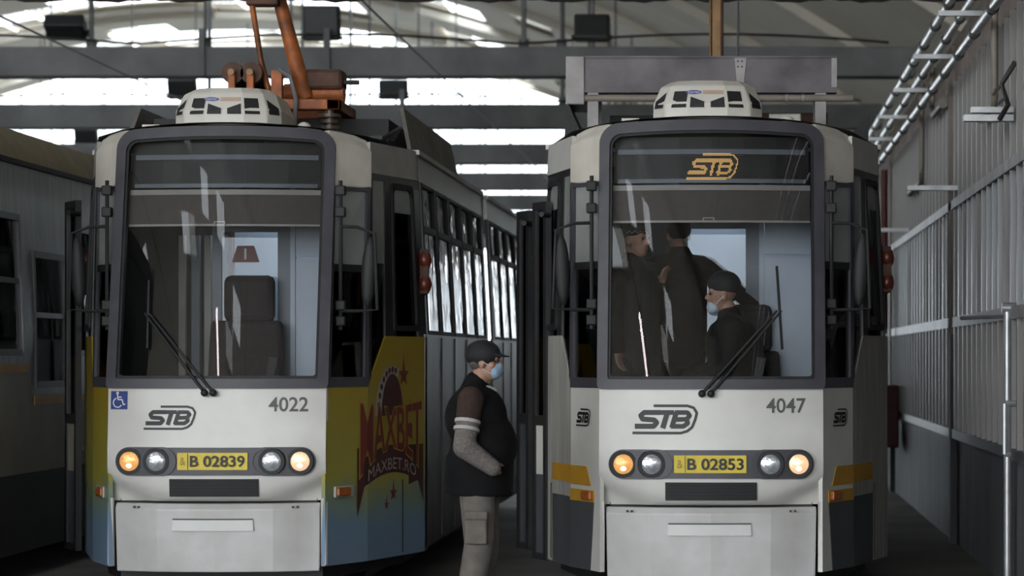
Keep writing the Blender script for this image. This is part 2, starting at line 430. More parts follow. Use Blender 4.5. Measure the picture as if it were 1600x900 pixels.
MB().box(-.12, .13, -.45, .45, .62, 1.36).build('cabinet_body', REDP, hb, bevel=.02); MB().box(-.135, -.12, -.4, .4, .66, 1.32).build('cabinet_door', REDP, hb)
# tubular rail standing at the right edge
tr = empty('tubular_frame', (1.93, 19.25, 0)); tag(tr, 'white tubular steel frame with rungs at the right edge', 'frame')
for dx, r in ((0, .028), (.12, .03)): MB().tube([(dx, 0, 0), (dx, 0, 2.06)], r, 10).build('upright', GALV, tr, True)
for z in (1.0, 1.36): MB().tube([(-.02, -.03, z), (.14, -.03, z)], .02, 8).build('rung', GALV, tr, True)
MB().tube([(-.02, -.03, 1.0), (-.02, -.03, 1.36)], .02, 8).build('loop_bar', GALV, tr, True)
MB().tube([(-.04, 0, 2.04), (.2, 0, 2.04)], .04, 10).build('top_clamp', GALV, tr, True)
MB().tube([(0, 0, 1.98), (-.25, .9, 1.98)], .015, 8).build('side_bar', GALV, tr, True)
# dangling plant-like wire bundle
o = MB().tube([(1.95, 18.9, 3.75), (1.86, 18.95, 3.6), (1.9, 18.9, 3.45), (1.85, 19, 3.36)], .02, 6).tube([(1.86, 18.95, 3.6), (1.8, 18.95, 3.52)], .01, 5).tube([(1.88, 18.9, 3.5), (1.81, 18.9, 3.44)], .01, 5).build('wire_bundle', WIRE)
tag(o, 'tangled dark wire bundle hanging high on the right wall', 'wire')

# rails in the floor
for cx in (-7.0, -3.57, -.166):
    r = empty('track', (cx, 0, 0)); tag(r, {-7.0: 'steel tram rails under the silver tram at left', -3.57: 'steel tram rails under the middle tram', -.166: 'steel tram rails under the right tram'}[cx], 'rails', 'tram tracks')
    for s in (-.72, .72): MB().box(s-.035, s+.035, -30, 90, .001, .012).build('rail', RAIL, r)
# trolley wires and span wire
for cx, t in ((-7.57, 'thin overhead wire above the silver tram at left'), (-3.68, 'thin overhead wire above the middle tram'), (.02, 'thin overhead wire above the right tram')):
    tag(MB().tube([(cx, -4, 5.2), (cx, 93, 5.2)], .012, 6).build('trolley_wire', WIRE), t, 'wire', 'overhead trolley wires')
pts = [(x, 25.0, 5.0+.012*math.sin(x*9)+.006*math.sin(x*31)) for x in lin(-12, 2.3, 150)]
tag(MB().tube(pts, .024, 6).build('span_wire', WIRE), 'rough dark span cable crossing above both trams', 'cable')

def floodlight(px, py, Y, w, h, tilt, label, beamtop):
    c = W3(px, py, Y); root = empty('floodlight', (c.x, Y, c.z)); tag(root, label, 'floodlight', 'floodlights along the beams')
    R = Matrix.Rotation(math.radians(tilt), 4, 'X')
    MB().box(-w/2, w/2, -.10, .10, -h/2, h/2, R).build('casing', FLOODM, root, bevel=.03)
    MB().box(-w/2+.04, w/2-.04, .10, .115, -h/2+.04, h/2-.04, R).build('lens', FLOODG, root)
    MB().box(-w/2-.03, w/2+.03, -.04, .04, -h/2+.02, -h/2+.06, R).build('pivot_bar', FLOODM, root)
    MB().tube([(-w/2-.02, 0, -h/2+.05), (-w/2-.02, 0, beamtop-c.z), (w/2+.02, 0, beamtop-c.z), (w/2+.02, 0, -h/2+.05)], .012, 6).build('yoke', GALV, root)
floodlight(103, 43, 35.7, .52, .34, 60, 'flat tilted floodlight at the far upper left on the first beam', 5.78)
floodlight(503, 36, 35.7, .48, .46, 8, 'upright dark floodlight beside the orange pantograph arm', 5.78)
floodlight(925, 44, 35.7, .47, .34, -14, 'floodlight showing its glass above the right tram', 5.78)
floodlight(285, 138, 43.7, .46, .34, 20, 'distant floodlight on the second beam left of the pantograph', 5.72)
floodlight(615, 140, 43.7, .46, .32, 10, 'distant floodlight on the second beam right of the pantograph', 5.72)
floodlight(135, 212, 51.7, .44, .30, 20, 'distant floodlight on the third beam above the silver tram', 5.78)

# unseen tube lamp added under the vault to mirror streaks in the windscreens
fx = empty('streak_lamp', (-6.6, 3.0, 8.2)); tag(fx, 'added unseen tube lamp under the vault for the windscreen streaks', 'lamp')
MB().box(-.07, .07, -1.6, 1.6, .03, .12).build('housing', GALV, fx)
MB().tube([(0, -1.55, 0), (0, 1.55, 0)], .075, 10).build('tube', M('streak_tube_glow', (1, 1, 1), .4, 0, 0, emit=(1., .86, .86), estr=22), fx)
for yy in (-1.2, 1.2): MB().tube([(0, yy, .1), (0, yy, zv(-6.6)-8.2)], .01, 6).build('hanger', WIRE, fx)

# ------------------------------------------------------------------ trams
PA, PB, PC = Vector((.745, .115)), Vector((.97, .61)), Vector((1.26, 1.58))
LAB = (PB-PA).length; LBC = (PC-PB).length; SC = LAB+LBC
def rake(z):
    if z < .85: return (.85-z)*.10
    if z < 1.05: return 0.
    if z < 1.48: return .035*(z-1.05)/.43
    return .035+.365*(z-1.48)/1.82
def wz(z): return 0 if z < 1.9 else -.07*(z-1.9)/1.3
def sidefn(sd):
    """outer skin of the tapered nose and the side: s along the plan from the front corner, z up, off outward"""
    nAB = Vector(((PB-PA).y, -(PB-PA).x)).normalized(); nBC = Vector(((PC-PB).y, -(PC-PB).x)).normalized()
    def fn(s, z, off):
        rk = rake(z) if z > 1.05 else 0
        a = PA+Vector((0, rk)); b = PB+Vector((0, rk*.35)); c = PC+Vector((wz(z), 0))
        if s <= LAB: p = a+(b-a)*(s/LAB); nn = nAB
        elif s <= SC: p = b+(c-b)*((s-LAB)/LBC); nn = nBC
        else: p = c+Vector((0, s-SC)); nn = Vector((1, 0))
        p = p+nn*off
        return (sd*p.x, p.y, z)
    return fn
def frontfn(x, z, off):
    y = rake(z)+.10*(x/.73)**2
    return (x, y-off, z)
def chin(x, z, off):
    ax = abs(x); zc = .745 if ax < .30 else .745+.13*((ax-.30)/.40)**1.6
    p = frontfn(x, z, off); d = max(0, zc-z)
    return (p[0], p[1]+min(.10, d*1.15), p[2])


def nose_plate(z0, z1, y0, y1, ins=.06):
    hp = [(.60, .22), (.70, .30), (PB.x-ins, PB.y+.05), (PC.x-ins-.06, PC.y), (PC.x-ins-.06, y1)]
    hp = [(x, max(y, y0)) for x, y in hp]
    poly = [(-x, y) for x, y in hp[::-1]]+hp
    return MB().prism(poly, lambda u, v, o: (u, v, o), z0, z1)
def cab_interior(T, num):
    # floor, dashboard, partition with door panel and window, seat
    nose_plate(.86, .92, .22, 12.4).build('cab_floor', CABDARK, T)
    nose_plate(3.10, 3.13, .62, 12.4, .14).build('cab_ceiling', CABGREY, T)
    d = MB().slab(lambda u, v, o: (u, .14+.10*(u/.7)**2+.45*v, 1.52-.10*v-o), lin(-.68, .68, 8), [0, 1], 0, .5).build('dashboard', CABDARK, T)
    MB().box(-.03, .03, .40, .46, 1.50, 1.72, Matrix.Rotation(.2, 4, 'Y')).build('control_lever', BLACK, d)
    P = empty('cab_partition', (0, 1.2, 0)); P.parent = T
    mb = MB().box(-.24, -.175, 0, .04, .92, 3.1); mb.box(-.175, .235, 0, .04, 2.60, 3.1); mb.box(-.175, .235, 0, .04, .92, 1.7); mb.box(.235, .33, 0, .05, .92, 3.1)
    mb.build('partition_wall', CABGREY, P)
    MB().box(-.175, .235, .015, .025, 1.7, 2.60).build('partition_glass', GL_P, P)
    MB().box(.33, .365, -.02, .04, .92, 3.1).build('door_post', CABPALE, P)
    MB().box(.37, .76, -.02, .02, .92, 2.40).build('lower_door_panel', CABPALE, P)
    MB().box(.37, .76, -.02, .02, 2.42, 2.74).build('upper_door_panel', CABPALE, P)
    MB().box(.37, 1.0, -.02, .03, 2.74, 3.1).build('header', CABGREY, P)
    MB().box(.78, 1.08, -.02, .02, .92, 2.74).build('side_panel', CABPALE, P)
    MB().box(-1.1, -.24, .85, .88, .92, 3.1).build('saloon_dark_sheet', CABDARK, P)  # dark sheet added so the open passage looks unlit
    # pale backdrop standing in for bright saloon windows, lit by an added glowing panel
    MB().box(-1.1, 1.1, 3.3, 3.34, .92, 3.1).build('saloon_backdrop', CABPALE, T)
    L = MB().box(-.25, .25, 1.6, 3.0, 3.07, 3.10).build('saloon_fill_light', M('saloon_fill_glow', (1, 1, 1), .5, 0, 0, emit=(.80, .90, 1.), estr=4.), T)  # unseen light added to brighten the backdrop behind the glass
    S = empty('driver_seat', (.04, .78, .92) if num == '4022' else (.22, .80, .70)); S.parent = T
    MB().slab(lambda u, v, o: (u*(1-.18*v*v), .28+.06*v-.05*(1-(u/.25)**2)*0-o, .5+.86*v-.0), lin(-.27, .27, 6), lin(0, .62, 5), 0, .12).build('backrest', SEATM, S, True, .03)
    MB().box(-.17, .20, .24, .34, 1.02, 1.36).build('headrest', SEATM, S, bevel=.05)
    MB().box(-.26, .26, -.22, .28, .40, .52).build('seat_cushion', SEATM, S, bevel=.04)
    MB().tube([(0, .05, 0), (0, .05, .42)], .06, 10).build('pedestal', BLACK, S)
    if num == '4022':
        o = MB().prism([(-.10, 0), (.10, 0), (.06, .12), (-.06, .12)], lambda u, v, o: (u, 1.21-o, 2.38+v), 0, .006).build('window_sticker', REDINK, T)
        MB().box(-.008, .008, 1.198, 1.204, 2.40, 2.48).build('sticker_mark', STICKW, o)
        for k, (x, w, m) in enumerate(((-.60, .05, STRIP), (-.50, .06, CABGREY), (-.40, .05, STRIP), (-.30, .07, CABGREY), (-.22, .035, REDP))):
            MB().box(x, x+w, 1.75-.02*k, 1.80-.02*k, 1.5, 2.6).build('folded_door_slat', m, T)

def lamp(T, x, z, mat, on, lab):
    c = frontfn(x, z, .012)
    L = empty('headlamp', c); L.parent = T; L['label'] = lab
    MB().disc((0, .012, 0), (0, -1, 0), .096, .03, 28, .090).build('bezel', BLACK, L, True)
    mb = MB(); R = .078
    for i in range(6):
        pass
    mb.ball((0, -.004, 0), R, 24, (1, .34, 1)); mb.build('lens', mat, L, True)
    if on: MB().ball((.0, -.022, -.028), .022, 12, (1, .6, .8)).build('bulb_glow', BULB, L, True)

def mirror(T, sd):
    c = Vector(sidefn(sd)(.10, 2.3, .03)); R = empty('mirror_assembly', c); R.parent = T
    MB().tube([(0, 0, -.42), (0, 0, .62)], .014, 8).build('mount_rod', BLACK, R, True)
    for z in (.55, .40, -.25, -.36): MB().box(-.035, .035, -.03, .03, z-.035, z+.035).build('clamp', BLACK, R, bevel=.01)
    x = sd*.24
    MB().tube([(0, 0, .30), (x*.5, -.02, .295), (x, -.03, .25), (x+sd*.02, -.03, -.28), (x*.5, -.02, -.29), (0, 0, -.29)], .012, 8).build('mirror_arm', BLACK, R, True)
    MB().ball((sd*.20, -.01, -.02), .25, 16, (.22, .16, 1), Matrix.Rotation(sd*.05, 3, 'Y')).build('mirror_head', BLACK, R, True)

def ac_unit(T):
    A = empty('roof_air_conditioner', (-.03, .55, 3.325)); A.scale = (.98, 1, 1.15); A.parent = T
    o0 = [(-.385, .16), (-.30, .04), (-.14, -.01), (.14, -.01), (.30, .04), (.385, .16), (.385, .75), (-.385, .75)]
    lev = [(0, 1., 0), (.09, 1., 0), (.20, .86, .05), (.235, .70, .12)]
    mb = MB(); vs = []; fs = []
    for z, k, dy in lev: vs += [(x*k, y+dy*(1 if y < .5 else -1), z) for x, y in o0]
    n = 8
    for l in range(3):
        for i in range(n): fs.append((l*n+i, l*n+(i+1) % n, (l+1)*n+(i+1) % n, (l+1)*n+i))
    fs.append(tuple(3*n+i for i in range(n)))
    mb.add(vs, fs).build('shell', ACW, A, False, .012)
    def face(i, a, b, z0, z1, za=None, zb=None, name='intake_mesh'):
        # patch on facet i between fractions a..b and heights; follows the facet between level 1 and level 2
        p0, p1 = Vector(o0[i]), Vector(o0[(i+1) % n])
        def pt(t, z):
            f = (z-.09)/.11; f = max(f, -.8); k = 1-.14*max(f, 0); d = .05*max(f, 0)
            q = p0+(p1-p0)*t; nn = Vector(((p1-p0).y, -(p1-p0).x)).normalized()
            return (q.x*k+nn.x*.008, q.y+d+nn.y*.008, z)
        MB().add([pt(a, z0), pt(b, z0), pt(b, zb or z1), pt(a, za or z1)], [(0, 1, 2, 3)]).build(name, GRILL, A)
    face(2, .06, .42, .065, .118, .13, .10); face(2, .58, .94, .065, .118, .10, .13)
    face(1, .30, .95, .065, .165); face(3, .05, .70, .065, .165)
    face(0, .20, .90, .065, .15, .11, .16); face(4, .10, .80, .065, .15, .16, .11)
    fn = lambda u, v, o: (u, .022-o+.0, .158+v)
    b = MB().prism([(-.125+.055*math.cos(t)+.03, .012*math.sin(t)) for t in [k*math.pi/8 for k in range(16)]], fn, .0, .012).build('badge', CARB, A)
    put_text('badge_lettering', 'Carrier', .03, fn, -.095, 0, STICKW, b, .014, fit=(.08, .012))
    MB().prism([(-.03, -.011), (.11, -.011), (.11, .011), (-.03, .011)], fn, 0, .011).build('badge_strip', CARO, A)

def wiper(T, px0, px1, tip, blade, Y):
    """two arms from pivots to a blade holder, positions on the windscreen (x, z)"""
    Wp = empty('windscreen_wiper', frontfn(px0, 1.44, .0)); Wp.parent = T; o = Vector(frontfn(px0, 1.44, 0))
    for p, dt in ((px0, 0), (px1, .03)):
        a = Vector(frontfn(p, 1.445, .05))-o; t = Vector(frontfn(tip[0]+dt, tip[1], .05))-o
        MB().tube([a, t], .011, 8, .008).build('wiper_arm', BLACK, Wp)
        MB().ball(a, .026, 12).build('pivot_cap', BLACK, Wp, True)
    a = Vector(frontfn(blade[0], blade[1], .03))-o; b = Vector(frontfn(blade[2], blade[3], .03))-o
    MB().tube([a, b], .010, 6).build('wiper_blade', BLACK, Wp)

def door_leaf(T, loc, ang, z0, z1, w, lowmat):
    D = empty('door_leaf', loc); D.parent = T; D.rotation_euler.z = ang
    t = .022
    mb = MB().box(0, .05, -t, t, z0, z1); mb.box(w-.05, w, -t, t, z0, z1); mb.box(.05, w-.05, -t, t, z1-.06, z1); mb.box(.05, w-.05, -t, t, z0, z0+.05); mb.box(.05, w-.05, -t, t, 1.20, 1.27)
    mb.build('leaf_frame', DARKP, D)
    MB().box(.05, w-.05, -.006, .006, 1.27, z1-.06).build('leaf_glass', GL_S, D)
    MB().box(.05, w-.05, -.012, .012, .85, 1.20).build('leaf_panel', lowmat, D)
    MB().box(.05, w-.05, -.012, .012, z0+.05, .85).build('leaf_kick_panel', GREYP, D)
    MB().box(.05, w-.05, -.014, -.007, z1-.22, z1-.10).build('leaf_notice', CABPALE, D)
    MB().tube([(.08, -.05, 1.0), (w-.08, -.05, 1.35)], .014, 8).build('grab_rail', GALV, D)
    MB().tube([(0, 0, z1-.1), (-.1, .1, z1-.1)], .02, 8).build('hinge_arm', BLACK, D)

def side_windows(T, fn, s0, nwin, pitch, skin, glass_up, glass_lo, zlow=.27):
    """body side with separate upper and lower panes from s0 backward"""
    s1 = s0+nwin*pitch
    MB().slab(fn, lin(s0-.15, s1+.1, 2), [zlow, .8, 1.35, 1.86], 0, -.03).build('lower_side_panel', M('dull_lower_sheet', (.17, .165, .155), .42, .5, .3, 2.5, .08, stretch=(1, 1, .25)) if skin is SILVER else skin, T)
    for k in range(nwin):
        MB().slab(fn, [s0+k*pitch-.012, s0+k*pitch+.012], [.30, 1.84], .008, 0).build('panel_seam_strip', GREYP, T) if k else None
    MB().slab(fn, [s0-.15, s1+.1], [3.0, 3.2], 0, -.03).build('cant_rail', skin, T)
    MB().slab(fn, [s0-.15, s1+.1], [3.195, 3.23], .025, -.03).build('gutter', CANT, T)
    for k in range(nwin+1):
        MB().slab(fn, [s0+k*pitch-.05, s0+k*pitch+.05], [1.86, 3.0], 0, -.03).build('window_post', skin if k not in (0,) else DARKP, T)
    for k in range(nwin):
        a, b = s0+k*pitch+.05, s0+(k+1)*pitch-.05
        w = MB().ring([(a, 1.86), (b, 1.86), (b, 3.0), (a, 3.0)], [(a+.03, 1.89), (b-.03, 1.89), (b-.03, 2.97), (a+.03, 2.97)], fn, .006, -.03).build('window_frame', BLACK, T)
        MB().slab(fn, [a+.03, b-.03], [2.63, 2.68], .008, -.03).build('transom', BLACK, w)
        MB().slab(fn, [a+.03, b-.03], [1.89, 2.63], -.006, -.012).build('lower_pane', glass_lo, w)
        MB().slab(fn, [a+.03, (a+b)/2+.05], [2.68, 2.97], -.008, -.014).build('upper_pane', glass_lo, w)
        MB().slab(fn, [(a+b)/2+.05, b-.03], [2.68, 2.97], -.016, -.022).build('sliding_pane', glass_up, w)

def tram(num, plate, loc, label):
    T = empty('tram', loc); tag(T, label, 'tram', 'trams in the depot')
    AD = num == '4022'
    # --- front
    MB().slab(chin, lin(-.75, .75, 30), lin(.70, 1.48, 20), 0, -.04).build('front_panel', WHITE, T, True)
    ap = MB().slab(lambda u, v, o: (u*(1-.02*(.68-v)), frontfn(u, .7, 0)[1]-.015+.04*max(0, (abs(u)-.38)/.3)+(.04 if v > .645 else 0)*(v-.645)/.04+.06*(.68-v)-o, v), [-.705, -.55, -.40, 0, .40, .55, .705], [.215, .45, .645, .685], 0, -.05)
    A = ap.build('apron', APRON, T, False, .008)
    apf = lambda u, v, o: (u, frontfn(u, .7, 0)[1]-.015+.06*(.68-v)-o, v)
    MB().slab(lambda u, v, o: apf(u*(1-.25*(v-.50)), v, o+.008*(.575-v)/.075), lin(-.29, .27, 8), [.50, .575], .004, -.02).build('apron_recess_plate', M('recess_plate_paint', (.68, .68, .67), .4, 0, .1, 3), A)
    MB().slab(apf, lin(-.285, .265, 8), [.574, .584], .006, -.01).build('apron_recess_lip', GREYINK, A)
    for x in (-.56, -.53, .53, .56): MB().disc((x, apf(x, .66, 0)[1]+.06, .66), (0, -1, 0), .008, .05, 8).build('apron_bolt', INK, A)
    MB().box(-.68, .68, .20, .30, .24, .72).build('bumper_beam', BLACK, T)
    for sx in (-1, 1): MB().slab(lambda u, v, o: (sx*u, .125-.3*(.75-u)-o+(.05*(.7-v) if v < .7 else 0), v), [.715, .75], [.25, .5, .72], 0, -.05).build('nose_cheek', WHITE, T)
    def barfn(u, v, o):
        a = abs(u); h = .095 if a < .59 else .095*math.sqrt(max(.0004, 1-((a-.59)/.095)**2)); return frontfn(u, .975+h*v, o)
    bar = MB().slab(barfn, [-.685, -.68, -.665, -.64, -.61]+lin(-.58, .58, 20)+[.61, .64, .665, .68, .685], [-1, 0, 1], .014, -.01).build('headlamp_bar', FRAME, T)
    for sx in (-1, 1): MB().ring(rrect(sx*.47-.215, sx*.47+.215, .877, 1.073, .097, .097, 7), rrect(sx*.47-.20, sx*.47+.20, .89, 1.06, .084, .084, 7), frontfn, .026, .0).build('lamp_surround', FRAME, bar)
    for x, m, on, l in ((-.585, LAMPAM, 1, 'lit amber lamp'), (-.395, LAMPGL, 0, 'unlit clear lamp'), (.395, LAMPGL, 0, 'unlit clear lamp'), (.585, LAMPON, 1, 'lit warm white lamp')):
        lamp(T, x, .975, m, on, l)
    pl = MB().prism([(-.245, .918), (.235, .918), (.235, 1.035), (-.245, 1.035)], frontfn, .03, .012).build('number_plate', YELLOWPL, T)
    put_text('plate_number', plate, .1, frontfn, .03, .977, INK, pl, .032, fit=(.375, .078), bold=.002)
    MB().prism([(-.175, .922), (-.171, .922), (-.171, 1.031), (-.175, 1.031)], frontfn, .032, .028).build('plate_divider', GREYINK, pl)
    put_text('plate_crest', '&', .07, frontfn, -.208, .977, M('olive_ink', (.30, .22, .02), .5, 0, 0), pl, .032, fit=(.035, .055))
    g = MB().slab(frontfn, lin(-.305, .305, 8), [.735, .855], .012, -.02).build('grille', BLACK, T)
    for k in range(5): MB().slab(frontfn, lin(-.295, .295, 4), [.748+.022*k, .756+.022*k], .022, .01).build('grille_slat', BLACK, g)
    # --- windscreen
    out = rrect(-.765, .765, 1.475, 3.275, .03, .13, 7); inn = rrect(-.695, .695, 1.54, 3.20, .02, .08, 7)
    def arch(x, z, o):
        zz = z+(.03*(1-(x/.76)**2) if z > 2.6 else 0)
        return frontfn(x, zz, o)
    def dense(P, k=4):
        Q = []
        for (a, b), (c, d) in zip(P, P[1:]+P[:1]):
            for i in range(k): Q.append((a+(c-a)*i/k, b+(d-b)*i/k))
        return Q
    MB().ring(dense(out, 6), dense(inn, 6), arch, .028, -.05).build('windscreen_frame', FRAME, T, True)
    MB().ring(dense(rrect(-.70, .70, 1.535, 3.205, .02, .08, 7), 6), dense(rrect(-.675, .675, 1.56, 3.18, .02, .07, 7), 6), arch, .012, -.06).build('windscreen_seal', BLACK, T)
    mb = MB(); us = lin(-.69, .69, 16); vs_ = lin(1.545, 3.195, 10)
    mb.add([arch(u, v, 0) for u in us for v in vs_], [(i*11+j, (i+1)*11+j, (i+1)*11+j+1, i*11+j+1) for i in range(16) for j in range(10)])
    ws = mb.build('windscreen', GL_W, T); [setattr(p, 'use_smooth', True) for p in ws.data.polygons]
    # destination display, trim strip and sunblind behind the glass
    D = MB().slab(frontfn, lin(-.66, .66, 6), [2.88, 3.19], -.07, -.20).build('destination_display', DISPL, T)
    MB().slab(frontfn, lin(-.64, .64, 6), [3.07, 3.105], -.062, -.07).build('display_rail', CABGREY, D)
    MB().slab(frontfn, lin(-.64, .64, 6), [2.872, 2.90], -.062, -.07).build('display_rail', CABGREY, D)
    for k in range(14): MB().slab(frontfn, lin(-.60, .60, 3), [2.912+.011*k, 2.916+.011*k], -.066, -.07).build('display_louvre', CABDARK, D)
    MB().slab(frontfn, lin(-.67, .67, 6), [2.822, 2.858], -.06, -.09).build('trim_strip', STRIP, T)
    B = MB().slab(frontfn, lin(-.67, .67, 6), [2.61, 2.822], -.07, -.075).build('sunblind', BLIND, T)
    MB().slab(frontfn, lin(-.67, .67, 6), [2.60, 2.615], -.06, -.08).build('blind_bar', STRIP, B)
    MB().ring([(-.06, 2.60), (.02, 2.60), (.02, 2.635), (-.06, 2.635)], [(-.05, 2.608), (.01, 2.608), (.01, 2.627), (-.05, 2.627)], frontfn, -.055, -.06).build('blind_pull', STRIP, B)
    if not AD:
        mb = MB(); k = .345/82; pit = 1.9
        segs = [(pts, th) for pts, th in LOGO]
        for iy in range(0, 24):
            for ix in range(0, 50):
                x, y = ix*pit, iy*pit; hit = False
                for pts, th in segs:
                    for (a, b), (c, d) in zip(pts, pts[1:]):
                        L2 = (c-a)**2+(d-b)**2; t = max(0, min(1, ((x-a)*(c-a)+(y-b)*(d-b))/L2))
                        if math.hypot(x-a-t*(c-a), y-b-t*(d-b)) < max(1.3, th*.36): hit = True
                if hit:
                    u, v = (x-41)*k-.0, (y-20)*k*1.15; r = pit*k*.36
                    mb.add([frontfn(u+r*e+.005, 2.985+v+r*f, -.058) for e, f in ((-1, -1), (1, -1), (1, 1), (-1, 1))], [(0, 1, 2, 3)])
        mb.build('led_lettering', LED, D)
    # --- lettering on the front
    put_logo(T, frontfn, -.31, 1.275, .36 if AD else .43)
    put_text('fleet_number', num, .12, frontfn, .50, 1.365, GREYINK, T, .004, fit=(.265, .10), bold=.0016)
    for dx in (-.07, .0, .07): pass
    if AD:
        st = MB().prism([(-.73, 1.33), (-.61, 1.33), (-.61, 1.455), (-.73, 1.455)], frontfn, .004, .0).build('accessibility_sticker', STICK, T)
        mb = MB(); fn = lambda u, v, o: frontfn(-.67+u, 1.392+v, o)
        for pts, th in (([(-.012, .042), (-.008, .005), (.022, .005), (.032, -.03), (.045, -.026)], .009), ([(-.010, .022), (.018, .022)], .008),
                        ([(-.014+.032*math.cos(math.radians(a))+.004, -.016+.032*math.sin(math.radians(a))) for a in range(110, 345, 20)], .008)):
            for (a, b), (c, d) in zip(pts, pts[1:]):
                L = math.hypot(c-a, d-b); nx, ny = -(d-b)/L*th/2, (c-a)/L*th/2
                mb.add([fn(a+nx, b+ny, .006), fn(a-nx, b-ny, .006), fn(c-nx, d-ny, .006), fn(c+nx, d+ny, .006)], [(0, 1, 2, 3)])
        mb.add([fn(-.012+.010*math.cos(k*.628), .050+.010*math.sin(k*.628), .006) for k in range(10)], [tuple(range(10))])
        mb.build('wheelchair_symbol', STICKW, st)
    # --- tapered nose, both sides
    for sd in (-1, 1):
        fn = sidefn(sd)
        cornermat = WRAP if AD else WHITE
        MB().slab(fn, lin(0, LAB, 3), lin(.25, 1.48, 5), 0, -.03).build('corner_panel', cornermat, T)
        # side panel with sloping upper edge up to the belt line
        def slope(u, v, o, zt=None):
            top = 1.48+(1.84-1.48)*min(1, max(0, (u-LAB)/.30))
            return fn(u, .25+(top-.25)*v, o)
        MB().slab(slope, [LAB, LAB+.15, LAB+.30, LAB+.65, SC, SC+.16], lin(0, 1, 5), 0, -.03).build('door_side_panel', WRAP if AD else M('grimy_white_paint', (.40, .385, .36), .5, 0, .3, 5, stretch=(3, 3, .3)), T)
        MB().slab(fn, [LAB+.60, LAB+.612], [.27, .80], .004, 0).build('panel_seam', INK, T)
        if AD:
            MB().slab(fn, lin(0, .02, 1), [.26, 1.475], .005, -.002).build('white_edge', WHITE, T)
        if not AD:
            MB().prism([(.16, .82), (LAB, .82), (LAB, .95), (.24, .95)], fn, .005, 0).build('orange_stripe', ORANGE, T)
            MB().slab(fn, [LAB, LAB+.5, SC+.16], [.83, .95], .005, 0).build('orange_stripe', ORANGE, T)
            MB().prism([(.17, .25), (LAB, .25), (LAB, .71), (.10, .71)], fn, .005, 0).build('grey_skirt', GREYP, T)
            MB().slab(fn, [LAB, LAB+.5, SC+.16], [.25, .73], .005, 0).build('grey_skirt', GREYP, T)
            MB().prism([(.10, .71), (LAB, .71), (LAB, .79), (.10, .79)], fn, .006, 0).build('indicator_backing', ORANGE, T)
            put_logo(T, fn, .30, 1.28, .26, flip=sd, squash=1.0, off=.006)
        MB().slab(fn, [.12, .28], [.725, .785], .035, .0).build('indicator_lamp', INDIC, T, False, .01)
        if AD: MB().slab(fn, [.10, .34], [.715, .795], .02, .0).build('indicator_base', CANT, T, False, .008)
        # quarter window
        qa = dense([(0, 1.48), (LAB, 1.48), (LAB, 2.90), (0, 2.90)], 3); qi = dense([(.05, 1.55), (LAB-.05, 1.55), (LAB-.05, 2.86), (.05, 2.86)], 3)
        q = MB().ring(qa, qi, fn, .006, -.04).build('quarter_window_frame', FRAME, T)
        MB().slab(fn, [.05, LAB-.05], [1.55, 2.15, 2.30], -.012, -.018).build('lower_pane', GL_W, q)
        MB().slab(fn, [.05, LAB-.05], [2.33, 2.86], -.012, -.018).build('upper_pane', M('whitened_pane', (.30, .315, .305), .3, 0, .1, 4), q)
        MB().slab(fn, [.05, LAB-.05], [2.29, 2.34], .0, -.03).build('pane_bar', BLACK, q)
        # dark window zone of the door bay
        def zone(s0, s1, z0, z1, nm, m, o0=0, o1=-.03): MB().slab(fn, [s0, s1], [z0, z1], o0, o1).build(nm, m, T)
        def sl(s0, s1, ztop, nm, m, o0=0, o1=-.03):
            def f2(u, v, o):
                top = 1.48+(1.84-1.48)*min(1, max(0, (u-LAB)/.30)); return fn(u, top+(ztop-top)*v, o)
            MB().slab(f2, [s0, s1], [0, 1], o0, o1).build(nm, m, T)
        sl(LAB, LAB+.06, 3.0, 'door_pillar', DARKP); sl(LAB+.30, LAB+.44, 3.0, 'door_pillar', DARKP)
        zone(LAB+.06, LAB+.30, 2.95, 3.0, 'door_header', DARKP)
        sl(LAB+.06, LAB+.30, 2.36, 'narrow_window_pane', GL_S, -.010, -.016)
        zone(LAB+.06, LAB+.30, 2.36, 2.95, 'narrow_upper_pane', MATS['whitened_pane'], -.008, -.014)
        zone(LAB+.44, SC+.12, 2.93, 3.0, 'door_header', DARKP)
        zone(LAB+.90, SC+.12, 1.84, 2.93, 'door_pillar', DARKP)
        zone(LAB+.44, LAB+.90, 1.84, 2.74, 'door_window_pane', GL_S, -.010, -.016)
        zone(LAB+.44, LAB+.90, 2.74, 2.93, 'door_upper_pane', MATS['whitened_pane'], -.010, -.016)
        MB().ring(dense(rrect(LAB+.44, LAB+.90, 1.88, 2.95, .03, .05, 3), 1), dense(rrect(LAB+.475, LAB+.865, 1.92, 2.91, .03, .05, 3), 1), fn, .012, -.01).build('door_window_seal', BLACK, T)
        MB().slab(fn, [LAB, LAB+.5, SC, SC+.16], [3.0, 3.10, 3.22], 0, -.03).build('cant_panel', CANT if AD else WHITE, T)
        # cream corner cap beside the windscreen
        MB().slab(lambda u, v, o: fn(u, v-(.05*((u/LAB)**2) if v > 3.1 else 0), o+.012-(.04 if v > 3.24 else 0)), lin(-.02, LAB+.02, 3), [2.885, 3.05, 3.2, 3.255, 3.285], 0, -.05).build('corner_cap', CAPW, T, False, .012)
        lm = empty('marker_lamp', fn(SC+.02, 2.33, .02)); lm.parent = T
        for z in (.08, -.10): MB().ball((0, 0, z), .055, 12, (1, 1, 1.5)).build('marker_lens', REDLENS, lm, True)
        MB().box(-.03, .03, -.04, .04, -.17, .16).build('marker_base', PANTOD, lm)
        mirror(T, sd)
        # passenger windows
        side_windows(T, fn, SC+.20, 5, .97, SILVER if AD else WHITE, GL_S, GL_R)
        e = SC+.20+5*.97
        MB().slab(fn, [e+.1, e+.55], [.3, 1.9, 3.2], -.06, -.1).build('bellows_side', BLACK, T)
